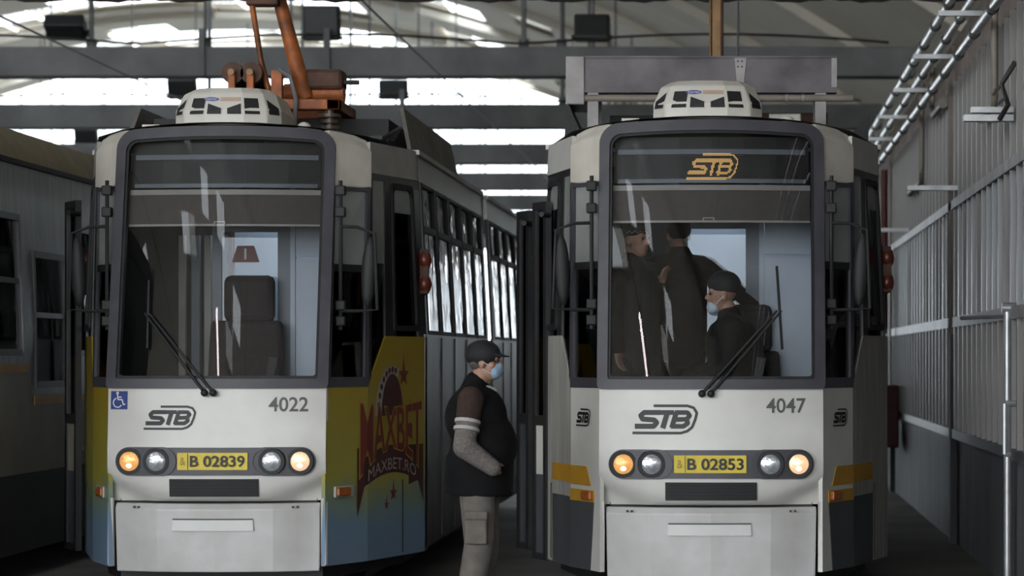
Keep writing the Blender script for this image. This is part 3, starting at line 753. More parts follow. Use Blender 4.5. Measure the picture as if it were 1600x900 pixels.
        for k in range(4): MB().slab(fn, [e+.13+.1*k, e+.17+.1*k], [.3, 1.9, 3.2], -.03, -.06).build('bellows_fold', BLACK, T)
        side_windows(T, fn, e+.75, 6 if AD else 2, .97, SILVER if AD else WHITE, GL_S, GL_R)
    # --- roof
    ctr = []
    for s in [0, LAB*.5, LAB, LAB+LBC*.5, SC, SC+2, SC+4, SC+5.2, SC+8, SC+11.6]:
        p = sidefn(1)(s, 3.2, -.01); ctr.append((p[0], p[1]))
    front = [(x, frontfn(x, 3.27, 0)[1]-.0) for x in (0., .25, .5, .7)]
    mb = MB(); vs = []; nt_ = 9
    rows = front[1:]+ctr
    for (x, y) in rows:
        y = max(y, .40)
        for t in lin(-1, 1, nt_-1):
            xx = x*t; vs.append((xx, y+.06*0, 3.215+.115*(1-(xx/1.2)**2) - (.0 if abs(t) < 1 else .0)))
    rows_n = len(rows); fs = []
    for i in range(rows_n-1):
        for j in range(nt_-1): fs.append((i*nt_+j, (i+1)*nt_+j, (i+1)*nt_+j+1, i*nt_+j+1))
    mb.add(vs, fs); mb.build('roof', ROOF, T, True)
    ac_unit(T)
    MB().box(-.62, -.50, .60, .68, 3.28, 3.33).build('roof_block', CAPW, T)
    MB().ball((.52, .62, 3.31), .05, 12, (1, 1, .8)).build('roof_beacon', CAPW, T, True)
    nose_plate(.16, .34, .30, 12.5, .10).build('underframe', BLACK, T)
    for wy in (1.8, 3.6, 8.2, 10.0):
        for wx in (-.72, .72): MB().disc((wx-.05, wy, .345), (1, 0, 0), .33, .1, 24).build('wheel', BLACK, T)
    cab_interior(T, num)
    return T

T1 = tram('4022', 'B 02839', (-3.57, 18.5, 0), 'white-fronted tram 4022 with yellow and blue advertising wrap and orange pantograph')
T2 = tram('4047', 'B 02853', (-.166, 18.0, 0), 'white tram 4047 with orange stripes and lit destination display at right')
# wipers, door leaves
wiper(T1, -.06, .0, (-.50, 1.99), (-.485, 2.22, -.475, 1.75), 0)
wiper(T2, -.06, .0, (.44, 2.00), (.44, 2.30, .475, 1.74), 0)
door_leaf(T1, (-1.25, 1.35, 0), math.radians(180-62), .27, 2.84, .32, CREAMP)
door_leaf(T2, (-1.17, 1.30, 0), math.radians(180-62), .24, 2.80, .24, WHITE)
door_leaf(T2, (-1.36, 2.15, 0), math.radians(180-62), .26, 2.78, .22, GREYP)
for T in (T1, T2):
    for z in (1.0, 1.2): MB().tube([(-1.02, 1.2, z-.18), (-.9, .95, z)], .02, 8).build('step_handrail', GALV, T)

# roof equipment of tram 4022
for sd in (-1, 1):
    for k in range(3):
        y0 = 2.1+1.2*k
        MB().add([(sd*1.10, y0, 3.27), (sd*1.10, y0+1.17, 3.27), (sd*1.02, y0+1.17, 3.60), (sd*1.02, y0+.16*(k == 0), 3.60),
                  (sd*1.07, y0, 3.27), (sd*1.07, y0+1.17, 3.27), (sd*.99, y0+1.17, 3.60), (sd*.99, y0+.16*(k == 0), 3.60)],
                 [(0,1,2,3), (7,6,5,4), (0,4,5,1), (1,5,6,2), (2,6,7,3), (3,7,4,0)]).build('roof_side_plate', ROOFEQ, T1)
MB().box(-.9, .9, 2.3, 5.4, 3.3, 3.52).build('roof_equipment_box', BLACK, T1)
P = empty('pantograph', (.23, 1.9, 3.33)); P.parent = T1
b = MB().box(-.66, .36, -.06, .06, .22, .30).box(-.66, .36, .75, .83, .22, .30).box(-.66, -.58, -.06, .83, .22, .30).box(.26, .36, -.06, .83, .22, .30).build('base_frame', PANTO, P, bevel=.008)
for x in (-.2, .28):
    for y in (0, .77):
        mb = MB()
        for k in range(4): mb.disc((x, y, .03+.045*k), (0, 0, 1), .085 if k % 2 else .07, .025, 16)
        mb.disc((x, y, -.06), (0, 0, 1), .035, .3, 10); mb.build('insulator', INSUL, P, True)
for x in (-.45, -.31):
    s = MB().disc((x, -.02, .50), (0, 1, 0), .082, .10, 22).build('spring_drum', PANTOD, P, True)
    MB().box(x-.028, x+.028, -.07, -.025, .26, .50).build('drum_bracket', PANTO, P, bevel=.008)
    MB().disc((x, -.09, .50), (0, 1, 0), .026, .04, 10).build('drum_bolt', BRASS, P)
    MB().tube([(x, .1, .50), (x+.06, .55, .32)], .08, 12, .05).build('spring_barrel', BLACK, P, True)
MB().tube([(.05, .3, .34), (-.02, .25, .62), (-.14, .20, 1.10), (-.22, .17, 1.45)], .066, 12, .045).build('lower_arm', PANTO, P, True)
MB().tube([(-.17, .1, .26), (-.26, .1, .62), (-.33, .1, 1.06)], .022, 10).build('control_rod', PANTO, P, True)
MB().box(-.36, -.12, .04, .2, 1.02, 1.08).build('knuckle', PANTOD, P, bevel=.01)
MB().tube([(-.20, .17, 1.40), (-.30, -.5, 1.78)], .04, 10, .025).build('upper_arm', PANTO, P, True)
MB().tube([(-.95, -.55, 1.76), (-.8, -.55, 1.82), (.3, -.55, 1.82), (.45, -.55, 1.76)], .02, 8).build('contact_shoe', WIRE, P, True)
MB().tube([(-.12, .35, .38), (.34, .35, .38)], .075, 14).build('air_cylinder', PANTO, P, True)
MB().box(.04, .34, .25, .5, .40, .56).build('drive_housing', PANTOD, P, bevel=.03)
MB().box(-.16, -.08, -.02, .06, .30, .52).build('bracket_frame', PANTO, P)
MB().tube([(.34, .3, .46), (.46, .3, .46)], .018, 8).build('lever', WIRE, P)
MB().tube([(-.09, -.06, .52), (.0, -.1, .46), (.04, -.1, .30), (.03, -.1, -.02)], .018, 8).build('supply_cable', CABLEG, P, True)
MB().box(-.22, .10, -.35, -.1, -.02, .07).build('junction_cover', ROOFEQ, P, bevel=.01)
for k in range(5):
    MB().tube([(.1+.02*k, -.3, .05), (.25+.03*k, -.25+.05*k, .0+.03*(k % 2)), (.45+.05*k, .1, .02), (.7, .5+.1*k, .04+.03*k)], .014, 6).build('roof_cable', CABLEG, P, True)
# roof equipment of tram 4047
R = empty('resistor_rack', (-.09, 2.0, 3.3)); R.parent = T2
for k, (x0, x1, m) in enumerate(((-.86, -.62, RESIST), (-.62, .33, RESIST), (.33, 1.0, RESIST))):
    MB().box(x0, x1, -.03, .55, .365, .60).build('resistor_box', m, R)
MB().box(-1.0, -.86, -.05, .6, .25, .61).build('end_plate', RESISTL, R, bevel=.008)
MB().box(-.86, 1.0, -.045, .57, .34, .37).build('lower_flange', RESIST, R); MB().box(-.86, 1.0, -.045, .57, .595, .61).build('upper_flange', RESIST, R)
MB().prism([(.245, .60), (.335, .60), (.31, .38), (.265, .38)], lambda u, v, o: (u, -.03-o, v), .012, 0).build('joint_plate', RESISTL, R)
for x, z in ((.27, .57), (.27, .53), (.30, .57), (.30, .53), (.28, .40), (.30, .40)): MB().disc((x, -.042, z), (0, -1, 0), .007, .006, 8).build('bolt', INK, R)
MB().box(.96, 1.0, -.04, -.03, .38, .60).build('edge_strip', RESISTL, R)
MB().tube([(-.86, -.02, .30), (1.12, -.02, .30)], .028, 12).build('conduit', PIPEB, R, True)
for x in (.62, .74): MB().disc((x, -.02, .30), (1, 0, 0), .034, .02, 12).build('conduit_clip', GALV, R)
for x in (-.80, .88):
    for y in (0, .5): MB().box(x-.04, x+.04, y-.03, y+.03, -.05, .34).build('rack_leg', RESISTL, R)
MB().box(.50, .74, .1, .4, .02, .20).build('small_box', CANT, R, bevel=.01)
MB().box(-.7, -.2, .5, .9, .0, .22).build('dark_equipment', BLACK, R); MB().box(.1, .95, .5, .9, .0, .24).build('dark_equipment', PANTOD, R)
MB().add([(1.06, -.1, -.02), (1.22, -.1, -.14), (1.24, -.1, .18), (1.06, .9, -.02), (1.22, .9, -.14), (1.24, .9, .18)], [(0,1,2), (5,4,3), (0,3,4,1), (1,4,5,2), (2,5,3,0)]).build('side_deflector', BLACK, R)
MB().add([(-.86, -.1, -.02), (-1.02, -.1, -.14), (-.98, -.1, .26), (-.86, .9, -.02), (-1.02, .9, -.14), (-.98, .9, .26)], [(0,1,2), (5,4,3), (0,3,4,1), (1,4,5,2), (2,5,3,0)]).build('side_deflector', BLACK, R)
P2 = empty('pantograph', (.02, 3.4, 3.33)); P2.parent = T2
MB().box(-.45, .45, -.06, .9, .1, .2).build('base_frame', PANTO, P2)
MB().box(-.045, .045, .0, .06, .1, 1.32).build('lower_arm', BRASS, P2, bevel=.01)
MB().tube([(-.055, 0, .1), (-.055, 0, 1.32)], .010, 8).build('control_rod', BRASS, P2)
MB().tube([(.035, -.02, .1), (.035, -.02, 1.3)], .012, 8).build('control_rod', PANTOD, P2)
MB().box(-.09, .09, -.05, .1, 1.22, 1.32).build('knuckle', PANTOD, P2, bevel=.01)
MB().tube([(0, 0, 1.3), (0, -.6, 1.8)], .03, 8).build('upper_arm', BRASS, P2)
MB().tube([(-.7, -.62, 1.78), (-.55, -.62, 1.83), (.55, -.62, 1.83), (.7, -.62, 1.78)], .02, 8).build('contact_shoe', WIRE, P2)

# advertising print on the nose of tram 4022
fn = sidefn(1)
ad = empty('advert_print', (0, 0, 0)); ad.parent = T1
def arcw(u): return -.62*(u-.95)**2*.9
ban = []
for i in range(13):
    u = .40+1.12*i/12; ban.append((u, 1.00+.16*math.cos((u-.96)*2.3)-.10))
low = [(u, v-.20-.0*u) for u, v in ban[::-1]]
low[0] = (1.52, .62); low[-1] = (.40, .56)
mb = MB()
for i in range(12):
    a, b = ban[i], ban[i+1]; c, d = low[12-i], low[11-i]
    mb.add([fn(*a, .005), fn(*b, .005), fn(*d, .005), fn(*c, .005)], [(0, 1, 2, 3)])
mb.build('banner', DREDINK, ad)
MB().add([fn(.40, 1.05, .0045), fn(1.52, 1.05, .0045), fn(1.52, .8, .0045), fn(.40, .62, .0045)], [(0, 1, 2, 3)]).build('banner_backing', DREDINK, ad)
put_text('advert_lettering', 'MAXBET', .3, fn, .96, 1.13, GOLDINK, ad, .0065, fit=(1.08, .30), bold=.012, warp=lambda a, b: (a, b*(1+.35*abs(a)/.55)+.05-.16*(abs(a)/.55)**2*(b < 0)))
put_text('advert_lettering', 'MAXBET', .3, fn, .96, 1.13, REDINK, ad, .008, fit=(1.05, .28), bold=.004, warp=lambda a, b: (a, b*(1+.35*abs(a)/.55)+.05-.16*(abs(a)/.55)**2*(b < 0)))
put_text('advert_lettering', 'MAXBET.RO', .1, fn, .96, .925, STRIP, ad, .008, fit=(.84, .085), warp=lambda a, b: (a, b-.42*a*a))
hat = [(.96+.30*math.cos(t), 1.27+.36*math.sin(t)) for t in [math.pi*k/14 for k in range(15)]]
hat2 = [(.96+.19*math.cos(t), 1.27+.30*math.sin(t)) for t in [math.pi*k/14 for k in range(15)]]
mb = MB()
for i in range(5, 14): mb.add([fn(*hat[i], .004), fn(*hat[i+1], .004), fn(*hat2[i+1], .004), fn(*hat2[i], .004)], [(0, 1, 2, 3)])
mb.build('white_arc', STRIP, ad)
MB().add([fn(*p, .0042) for p in hat2], [tuple(range(15))]).build('dark_dome', DREDINK, ad)
mb = MB()
for i in range(6, 14):
    c = ((hat[i][0]+hat2[i][0])/2, (hat[i][1]+hat2[i][1])/2)
    mb.add([fn(c[0]+.025*math.cos(k), c[1]+.025*math.sin(k), .0055) for k in (0, 1, 2, 3, 4, 5)], [tuple(range(6))])
mb.build('arc_dots', DREDINK, ad)
def star(cx, cz, r, tall=1.0):
    P = [(cx+(r if k % 2 == 0 else r*.42)*math.sin(k*math.pi/5)*1.1, cz+(r if k % 2 == 0 else r*.42)*math.cos(k*math.pi/5)*tall*(1.8 if k == 0 else 1)) for k in range(10)]
    MB().add([fn(*p, .005) for p in P]+[fn(cx, cz, .005)], [(k, (k+1) % 10, 10) for k in range(10)]).build('star', REDINK, ad)
star(1.16, 1.56, .09, 1.0); star(1.28, 1.31, .045); star(.98, .71, .06); star(.86, .63, .04)

# ------------------------------------------------------------------ silver tram at the far left
T3 = empty('tram', (-6.66, 16.5, 0)); tag(T3, 'old silver-sided tram with tan roof cut off at the left edge', 'tram', 'trams in the depot')
def s3(sd):
    def f(s, z, o): return (sd*(1.21+o-(.05*(z-1.9)/1.3 if z > 1.9 else 0)), s, z)
    return f
for sd in (-1, 1):
    f = s3(sd)
    wins = [(.5, 1.5, 1.70, 2.78), (1.8, 2.8, 1.70, 2.78), (3.2, 4.18, 1.70, 2.78), (4.55, 5.55, 1.45, 2.52), (5.9, 6.9, 1.70, 2.78), (7.2, 8.2, 1.70, 2.78), (8.5, 9.5, 1.70, 2.78), (9.8, 10.8, 1.70, 2.78)]
    cur = 0.
    for (a, b, z0, z1) in wins:
        MB().slab(f, [cur, a], [1.38, 1.9, 3.17], 0, -.03).build('side_sheet', SILVERB, T3)
        MB().slab(f, [a, b], [1.38, z0], 0, -.03).build('side_sheet', SILVERB, T3); MB().slab(f, [a, b], [z1, 3.17], 0, -.03).build('side_sheet', SILVERB, T3)
        w = MB().ring([(a, z0), (b, z0), (b, z1), (a, z1)], [(a+.05, z0+.05), (b-.05, z0+.05), (b-.05, z1-.05), (a+.05, z1-.05)], f, .012, -.03).build('window_frame', DARKP, T3)
        MB().slab(f, [a+.05, b-.05], [z0+.05, z0+.55], -.01, -.016).build('lower_pane', GL_S, w); MB().slab(f, [a+.05, b-.05], [z0+.59, z1-.05], -.01, -.016).build('upper_pane', GL_S, w)
        MB().slab(f, [a+.05, b-.05], [z0+.55, z0+.59], .0, -.02).build('transom', DARKP, w)
        cur = b
    MB().slab(f, [cur, 14], [1.38, 1.9, 3.17], 0, -.03).build('side_sheet', SILVERB, T3)
    MB().slab(f, [0, 4.4], [.80, 1.64], .006, -.03).build('cream_panel', CREAMP, T3); MB().slab(f, [4.4, 14], [.80, 1.40], .006, -.03).build('cream_panel', CREAMP, T3)
    MB().slab(f, [0, 4.3], [1.57, 1.64], .012, 0).build('orange_stripe', ORANGE, T3); MB().slab(f, [4.5, 14], [1.32, 1.39], .012, 0).build('orange_stripe', ORANGE, T3)
    MB().slab(f, [0, 14], [.20, .80], .0, -.03).build('skirt', GREENSK, T3)
    MB().slab(f, [0, 14], [3.16, 3.20], .02, -.04).build('gutter', BLACK, T3)
mb = MB(); prof = [(1.15, 3.19), (1.12, 3.30), (1.02, 3.46), (.8, 3.53), (0, 3.56), (-.8, 3.53), (-1.02, 3.46), (-1.12, 3.30), (-1.15, 3.19)]
mb.add([(x, y, z) for y in (0, 14) for x, z in prof], [(i, i+1, 9+i+1, 9+i) for i in range(8)]); mb.build('roof', TANROOF, T3, True)
MB().box(-1.18, 1.18, -.02, .02, .25, 3.4).build('front_sheet', SILVERB, T3); MB().box(-1.18, 1.18, 13.98, 14.02, .25, 3.4).build('rear_sheet', SILVERB, T3)
w = MB().box(-.8, .8, -.04, -.02, 1.6, 2.8).build('front_window', DARKP, T3)
MB().box(-1.0, 1.0, .2, 13.8, .15, .3).build('underframe', BLACK, T3); MB().box(-1.1, 1.1, .1, 13.9, .86, .9).build('saloon_floor', CABDARK, T3)
for wy in (2, 4, 10, 12):
    for wx in (-.72, .67): MB().disc((wx, wy, .345), (1, 0, 0), .33, .05, 20).build('wheel', BLACK, T3)
for k, sy in enumerate((1.2, 2.5, 3.8, 5.2, 6.6)):
    MB().box(-.9, -.3, sy, sy+.4, .9, 1.9).build('passenger_seat', SEATM, T3); MB().box(.3, .9, sy, sy+.4, .9, 1.9).build('passenger_seat', SEATM, T3)

# ------------------------------------------------------------------ people
SKIN = M('skin', (.40, .22, .15), .5, 0, .12, 18)
VEST = M('black_quilted_vest', (.007, .007, .008), .85, 0, .4, 9, .25, spec=.2)
KNIT = M('grey_knit', (.175, .155, .145), .95, 0, .35, 60, .3)
BROWNK = M('brown_knit', (.045, .026, .020), .95, 0, .3, 60, .3)
WHITEK = M('white_knit', (.46, .45, .43), .95, 0, .15, 60, .2)
TROUS = M('khaki_trousers', (.15, .135, .12), .9, 0, .25, 12, .3)
CAPM = M('black_cap_cloth', (.012, .012, .014), .75, 0, .4, 20)
MASK = M('blue_surgical_mask', (.30, .42, .56), .8, 0, .3, 30)
MASKW = M('pale_surgical_mask', (.52, .60, .68), .8, 0, .12, 30)
JACK = M('black_jacket', (.010, .009, .010), .85, 0, .4, 9, 0, spec=.2)
JACKB = M('dark_brown_jacket', (.018, .013, .011), .85, 0, .4, 9, 0, spec=.2)
HAIRM = M('grey_hair', (.10, .09, .085), .8, 0, .4, 40)
EYE = M('eye', (.03, .025, .02), .2, 0, 0)
SHOE = M('dark_shoes', (.02, .018, .016), .6, 0, .2, 10)

def remesh(mb, name, mat, parent, voxel=.011, smooth=4):
    me = bpy.data.meshes.new('tmp'); me.from_pydata(mb.v, [], mb.f)
    bm = bmesh.new(); bm.from_mesh(me); bmesh.ops.recalc_face_normals(bm, faces=bm.faces[:]); bm.to_mesh(me); bm.free()
    ob = bpy.data.objects.new('tmp', me); COL.objects.link(ob)
    r = ob.modifiers.new('r', 'REMESH'); r.mode = 'VOXEL'; r.voxel_size = voxel
    s = ob.modifiers.new('s', 'SMOOTH'); s.iterations = smooth; s.factor = .5
    dg = bpy.context.evaluated_depsgraph_get(); m2 = bpy.data.meshes.new_from_object(ob.evaluated_get(dg))
    bpy.data.objects.remove(ob); bpy.data.meshes.remove(me)
    m2.name = name; m2.materials.clear(); m2.materials.append(mat)
    for p in m2.polygons: p.use_smooth = True
    o = bpy.data.objects.new(name, m2); COL.objects.link(o)
    if parent is not None: o.parent = parent
    return o
def head(mb, c, yaw, k=1., pitch=0.):
    """skull, jaw, nose, brow, ears and lips; faces +x before the yaw"""
    Rm = Matrix.Rotation(yaw, 3, 'Z') @ Matrix.Rotation(pitch, 3, 'Y'); c = Vector(c)
    def P(x, y, z): return c+Rm @ (Vector((x, y, z))*k)
    mb.ball(P(-.01, 0, .035), .098*k, 20, (1.0, .80, .95), Rm); mb.ball(P(.022, 0, -.045), .074*k, 16, (.95, .82, 1.0), Rm)
    mb.ball(P(.050, 0, -.088), .036*k, 12, (1.0, 1.0, .75), Rm)
    mb.cap(P(.082, 0, .018), P(.106, 0, -.020), .010*k, .015*k); mb.ball(P(.100, 0, -.026), .017*k, 10, (.8, 1.1, .7), Rm)
    mb.cap(P(.076, -.04, .028), P(.076, .04, .028), .015*k, .015*k)
    mb.cap(P(.080, -.018, -.058), P(.080, .018, -.058), .011*k, .011*k)
    for s in (-1, 1):
        mb.ball(P(-.008, s*.078, -.012), .032*k, 12, (.7, .32, 1.05), Rm); mb.ball(P(.055, s*.042, -.02), .026*k, 10, (.8, 1, .9), Rm)
    return P, Rm
def hand(mb, w, d, up, side, k=1., curl=.5):
    """palm and five bent fingers; w wrist, d pointing direction, up back of the hand, side thumb side"""
    w, d, up, side = Vector(w), Vector(d).normalized(), Vector(up).normalized(), Vector(side).normalized()
    mb.cap(w, w+d*.03*k, .024*k, .026*k); 
    for t in (-.026, -.009, .009, .026): mb.cap(w+d*.02*k+side*t*.7*k, w+d*.088*k+side*t*k, .014*k, .0125*k)
    for t, L in ((.030, .072), (.010, .082), (-.010, .076), (-.029, .060)):
        p = w+d*.09*k+side*t*k
        a = p+(d*math.cos(curl*.5)-up*math.sin(curl*.5))*L*.45*k
        b = a+(d*math.cos(curl*1.4)-up*math.sin(curl*1.4))*L*.32*k
        e = b+(d*math.cos(curl*2.1)-up*math.sin(curl*2.1))*L*.25*k
        mb.cap(p, a, .0095*k, .0088*k, 10); mb.cap(a, b, .0088*k, .008*k, 10); mb.cap(b, e, .008*k, .007*k, 10)
    p = w+d*.025*k+side*.03*k; a = p+(d*.6+side*.75).normalized()*.038*k; b = a+(d*.9+side*.25-up*.25).normalized()*.034*k
    mb.cap(p, a, .013*k, .011*k, 10); mb.cap(a, b, .011*k, .008*k, 10)
def cap_hat(c, yaw, mat, parent, k=1., brim=True, P=None, Rm=None, knit=False):
    mb = MB(); mb.ball(P(-.018, 0, .052 if not knit else .076), .112*k, 20, (1.06, .86, .84), Rm)
    if brim:
        for t in (-.05, -.025, 0, .025, .05): mb.cap(P(.06, t*1.1, .052), P(.155-abs(t)*.7, t, .036), .011*k, .008*k)
    return remesh(mb, 'cap' if not knit else 'knit_hat', mat, parent, .008, 4)

# --- man standing between the trams, facing right
man = MB(); MX, MY = -1.655, 17.4
P_, R_ = head(man, (.045, 0, 1.655), -.12)
man.cap((-.02, 0, 1.47), (.02, 0, 1.58), .068, .062)
man.cap((0, 0, .98), (-.01, 0, 1.20), .15, .16); man.cap((-.01, 0, 1.20), (-.02, 0, 1.40), .16, .13); man.cap((-.02, -.12, 1.42), (-.02, .12, 1.42), .08, .08)
legs = [((.0, -.09, .92), (.015, -.10, .50), (-.055, -.10, .10)), ((.0, .09, .92), (.03, .10, .50), (-.01, .11, .10))]
for h_, k_, a_ in legs: man.cap(h_, k_, .085, .058); man.cap(k_, a_, .058, .04); man.cap(a_, (a_[0]+.16, a_[1], .035), .038, .032)
arms = [((-.03, -.20, 1.42), (-.065, -.27, 1.12), (.115, -.235, .985)), ((-.03, .20, 1.42), (-.065, .27, 1.12), (.105, .225, .985))]
for s_, e_, w_ in arms: man.cap((-.02, s_[1]*.6, 1.42), s_, .07, .062); man.cap(s_, e_, .05, .042); man.cap(e_, w_, .042, .03)
hand(man, (.10, -.205, .985), (.45, .6, -.6), (0, -1, 0), (.5, 0, .8), .95, .5); hand(man, (.10, .205, .985), (.45, -.6, -.6), (0, 1, 0), (.5, 0, .8), .95, .5)
man_o = remesh(man, 'person', SKIN, None, .0085, 3); man_o.location = (MX, MY, 0)
tag(man_o, 'man in black vest, cap and blue mask standing between the two trams', 'person')
v = MB()
v.ball((.015, 0, 1.02), .25, 24, (.86, .84, 1.0)); v.ball((.035, 0, 1.12), .24, 24, (.90, .86, 1.0)); v.ball((-.015, 0, 1.30), .22, 24, (.92, .95, 1.0)); v.cap((-.03, -.13, 1.42), (-.03, .13, 1.42), .105, .105)
v.cap((-.03, 0, 1.45), (-.015, 0, 1.52), .10, .082); v.tube([(.005, 0, .80), (.01, 0, 1.05)], .215, 24, .22); v.ball((.10, 0, 1.10), .15, 20, (.85, 1.1, 1.3))
remesh(v, 'vest', VEST, man_o, .012, 5)
t = MB()
for i, (h_, k_, a_) in enumerate(legs): t.cap((h_[0], h_[1], .90), k_, .125, .098); t.cap(k_, (a_[0], a_[1], .10), .098, .088)
t.ball((0, 0, .92), .17, 20, (.95, 1.1, .8)); tr_o = remesh(t, 'trousers', TROUS, man_o, .012, 4)
MB().box(-.065, .075, -.235, -.205, .50, .68).build('cargo_pocket', TROUS, tr_o, bevel=.012); MB().box(-.07, .08, -.245, -.212, .655, .71).build('pocket_flap', TROUS, tr_o, bevel=.01)
for i, (s_, e_, w_) in enumerate(arms):
    s_, e_, w_ = Vector(s_), Vector(e_), Vector(w_); q = s_.lerp(e_, .36); q2 = s_.lerp(e_, .46); q3 = s_.lerp(e_, .60); q4 = s_.lerp(e_, .72)
    a = MB(); a.cap(s_, q2, .086, .078); remesh(a, 'upper_sleeve', BROWNK, man_o, .010, 3)
    a = MB(); a.cap(q2, e_, .076, .072); a.cap(e_, w_, .074, .055); sl = remesh(a, 'knit_sleeve', KNIT, man_o, .010, 4)
    for m0, m1 in ((.44, .51), (.60, .67)):
        MB().tube([s_.lerp(e_, m0)+Vector((0, 0, .0)), s_.lerp(e_, m1)], .0835, 24, .0825).build('white_stripe', WHITEK, sl, True)
cap_hat(None, 0, CAPM, man_o, 1., True, P_, R_)
hm = MB(); hm.ball(P_(-.05, 0, .0), .075, 16, (.75, 1.02, .8), R_); remesh(hm, 'hair', HAIRM, man_o, .008, 3)
mk = MB(); mk.ball(P_(.062, 0, -.055), .056, 16, (.92, 1.05, 1.0), R_); mk.ball(P_(.092, 0, -.04), .032, 12, (.8, 1.2, 1.2), R_); mko = remesh(mk, 'face_mask', MASK, man_o, .006, 4)
for s in (-1, 1):
    MB().tube([P_(.06, s*.056, -.03), P_(.0, s*.090, .0)], .0025, 5).build('ear_loop', STICKW, mko); MB().tube([P_(.05, s*.06, -.075), P_(-.005, s*.088, -.035)], .0025, 5).build('ear_loop', STICKW, mko)
    MB().ball(P_(.082, s*.032, .006), .011, 10).build('eye', EYE, man_o, True)
c_ = MB(); c_.tube([(.0, -.05, 1.50), (.06, -.035, 1.49), (.10, 0, 1.475), (.06, .035, 1.49), (0, .05, 1.50)], .018, 8); c_.build('shirt_collar', WHITEK, man_o, True)
for h_, k_, a_ in legs:
    sh = MB(); sh.cap((a_[0]-.03, a_[1], .05), (a_[0]+.17, a_[1], .042), .05, .04); remesh(sh, 'shoe', SHOE, man_o, .01, 3)

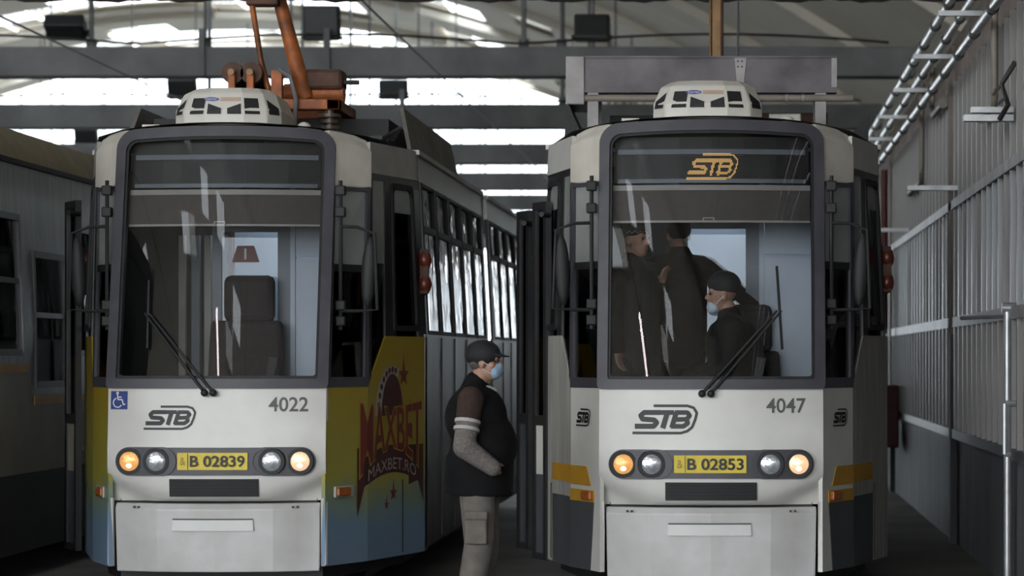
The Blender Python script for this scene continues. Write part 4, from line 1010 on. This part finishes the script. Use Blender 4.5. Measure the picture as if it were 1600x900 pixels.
# --- people in the cab of tram 4047 (positions in world space)
def cab_person(name_label, base, hz, yaw, seated, jmat, hat, maskm, hatmat, lean=0., brim=False, skin=SKIN, armpose=None):
    """base = pelvis on the cab floor plan, hz = head centre height"""
    b = MB(); fx, fy = math.cos(yaw), math.sin(yaw); sx, sy = -fy, fx
    def L(f, s, z): return (f*fx+s*sx, f*fy+s*sy, z)
    hc = L(lean+.04, 0, hz); P, Rm = head(b, hc, yaw)
    sh = hz-.235; pz = hz-.78
    b.cap(L(lean*.8, 0, sh+.02), L(lean, 0, hz-.09), .065, .06)
    b.cap(L(0, 0, pz+.05), L(lean*.7, 0, sh-.12), .14, .15); b.cap(L(lean*.8, -.13, sh), L(lean*.8, .13, sh), .08, .08)
    ap = armpose or [((lean*.8, -.20, sh), (lean+.05, -.26, sh-.28), (lean+.28, -.20, sh-.36)), ((lean*.8, .20, sh), (lean+.05, .26, sh-.28), (lean+.28, .20, sh-.36))]
    for s_, e_, w_ in ap:
        b.cap(L(*s_), L(*e_), .052, .042); b.cap(L(*e_), L(*w_), .042, .03)
        d = Vector(L(*w_))-Vector(L(*e_)); d.normalize(); hand(b, Vector(L(*w_)), d, (0, 0, 1) if abs(d.z) < .7 else (-fx, -fy, 0), (sx, sy, 0) if s_[1] < 0 else (-sx, -sy, 0), .95, .45)
    fl = .92
    for s in (-.10, .10):
        if seated: b.cap(L(0, s, pz+.03), L(.42, s*1.2, pz+.05), .085, .062); b.cap(L(.42, s*1.2, pz+.05), L(.40, s*1.2, fl+.08), .06, .042); b.cap(L(.40, s*1.2, fl+.05), L(.55, s*1.2, fl+.04), .04, .034)
        else: b.cap(L(0, s, pz), L(.02, s, (pz+fl)/2), .085, .06); b.cap(L(.02, s, (pz+fl)/2), L(0, s, fl+.08), .06, .042); b.cap(L(0, s, fl+.045), L(.16, s, fl+.04), .04, .034)
    o = remesh(b, 'person', skin, None, .009, 3); o.location = (base[0], base[1], 0); tag(o, name_label, 'person')
    j = MB(); j.cap(L(0, 0, pz+.02), L(lean*.7, 0, sh-.10), .20, .20); j.cap(L(lean*.8, -.15, sh-.02), L(lean*.8, .15, sh-.02), .115, .115); j.cap(L(lean*.8, 0, sh+.03), L(lean*.9, 0, sh+.09), .095, .085)
    for s_, e_, w_ in ap: j.cap(L(*s_), L(*e_), .088, .076); j.cap(L(*e_), Vector(L(*e_)).lerp(Vector(L(*w_)), .92), .074, .056)
    remesh(j, 'jacket', jmat, o, .013, 4)
    t = MB()
    for s in (-.10, .10):
        if seated: t.cap(L(0, s, pz+.03), L(.42, s*1.2, pz+.05), .11, .085); t.cap(L(.42, s*1.2, pz+.05), L(.40, s*1.2, fl+.10), .085, .07)
        else: t.cap(L(0, s, pz), L(.02, s, (pz+fl)/2), .11, .085); t.cap(L(.02, s, (pz+fl)/2), L(0, s, fl+.1), .085, .07)
    remesh(t, 'trousers', JACK, o, .014, 3)
    if hat: cap_hat(None, 0, hatmat, o, 1., brim, P, Rm, True)
    else:
        h = MB(); h.ball(P(-.02, 0, .045), .105, 16, (.98, .86, .92), Rm); remesh(h, 'hair', CAPM, o, .009, 3)
    for s in (-1, 1): MB().ball(P(.084, s*.032, .006), .010, 10).build('eye', EYE, o, True)
    if maskm:
        m = MB(); m.ball(P(.058, 0, -.085), .052, 16, (.95, 1.05, .95), Rm); mo = remesh(m, 'face_mask', maskm, o, .006, 3)
        for s in (-1, 1): MB().tube([P(.05, s*.055, -.07), P(-.005, s*.088, -.01)], .0025, 5).build('ear_loop', STICKW, mo)
    return o, P, Rm
# driver with lowered mask, turned to the left of the picture
cab_person('driver in dark jacket and cap with pale mask on chin inside the right tram', (.06, 18.78), 2.12, math.radians(186), True, JACK, True, MASKW, CAPM, .12)
# standing man leaning in behind him
cab_person('dark-haired man in brown jacket leaning behind the driver inside the right tram', (-.40, 19.22), 2.56, math.radians(105), False, JACKB, False, None, CAPM, .0,
           armpose=[((.0, -.2, 2.32), (-.06, -.40, 2.16), (-.14, -.54, 2.02)), ((.0, .20, 2.32), (.02, .24, 2.05), (.10, .20, 1.88))])
o, P, Rm = cab_person('man in patterned knit hat standing at the left inside the right tram', (-.72, 18.76), 2.50, math.radians(-38), False, JACK, True, None, CAPM, 0.,
           armpose=[((0, -.20, 2.27), (.02, -.25, 1.98), (.06, -.23, 1.74)), ((0, .20, 2.27), (.0, .26, 2.0), (.10, .20, 2.19))])
mb = MB(); pts = [P(.112*math.cos(a)-.014, .098*math.sin(a), .045+(.014 if k % 2 else -.004)) for k, a in enumerate(lin(-1.5, 1.5, 16))]
mb.tube(pts, .004, 5); mb.build('hat_zigzag', KNIT, o)
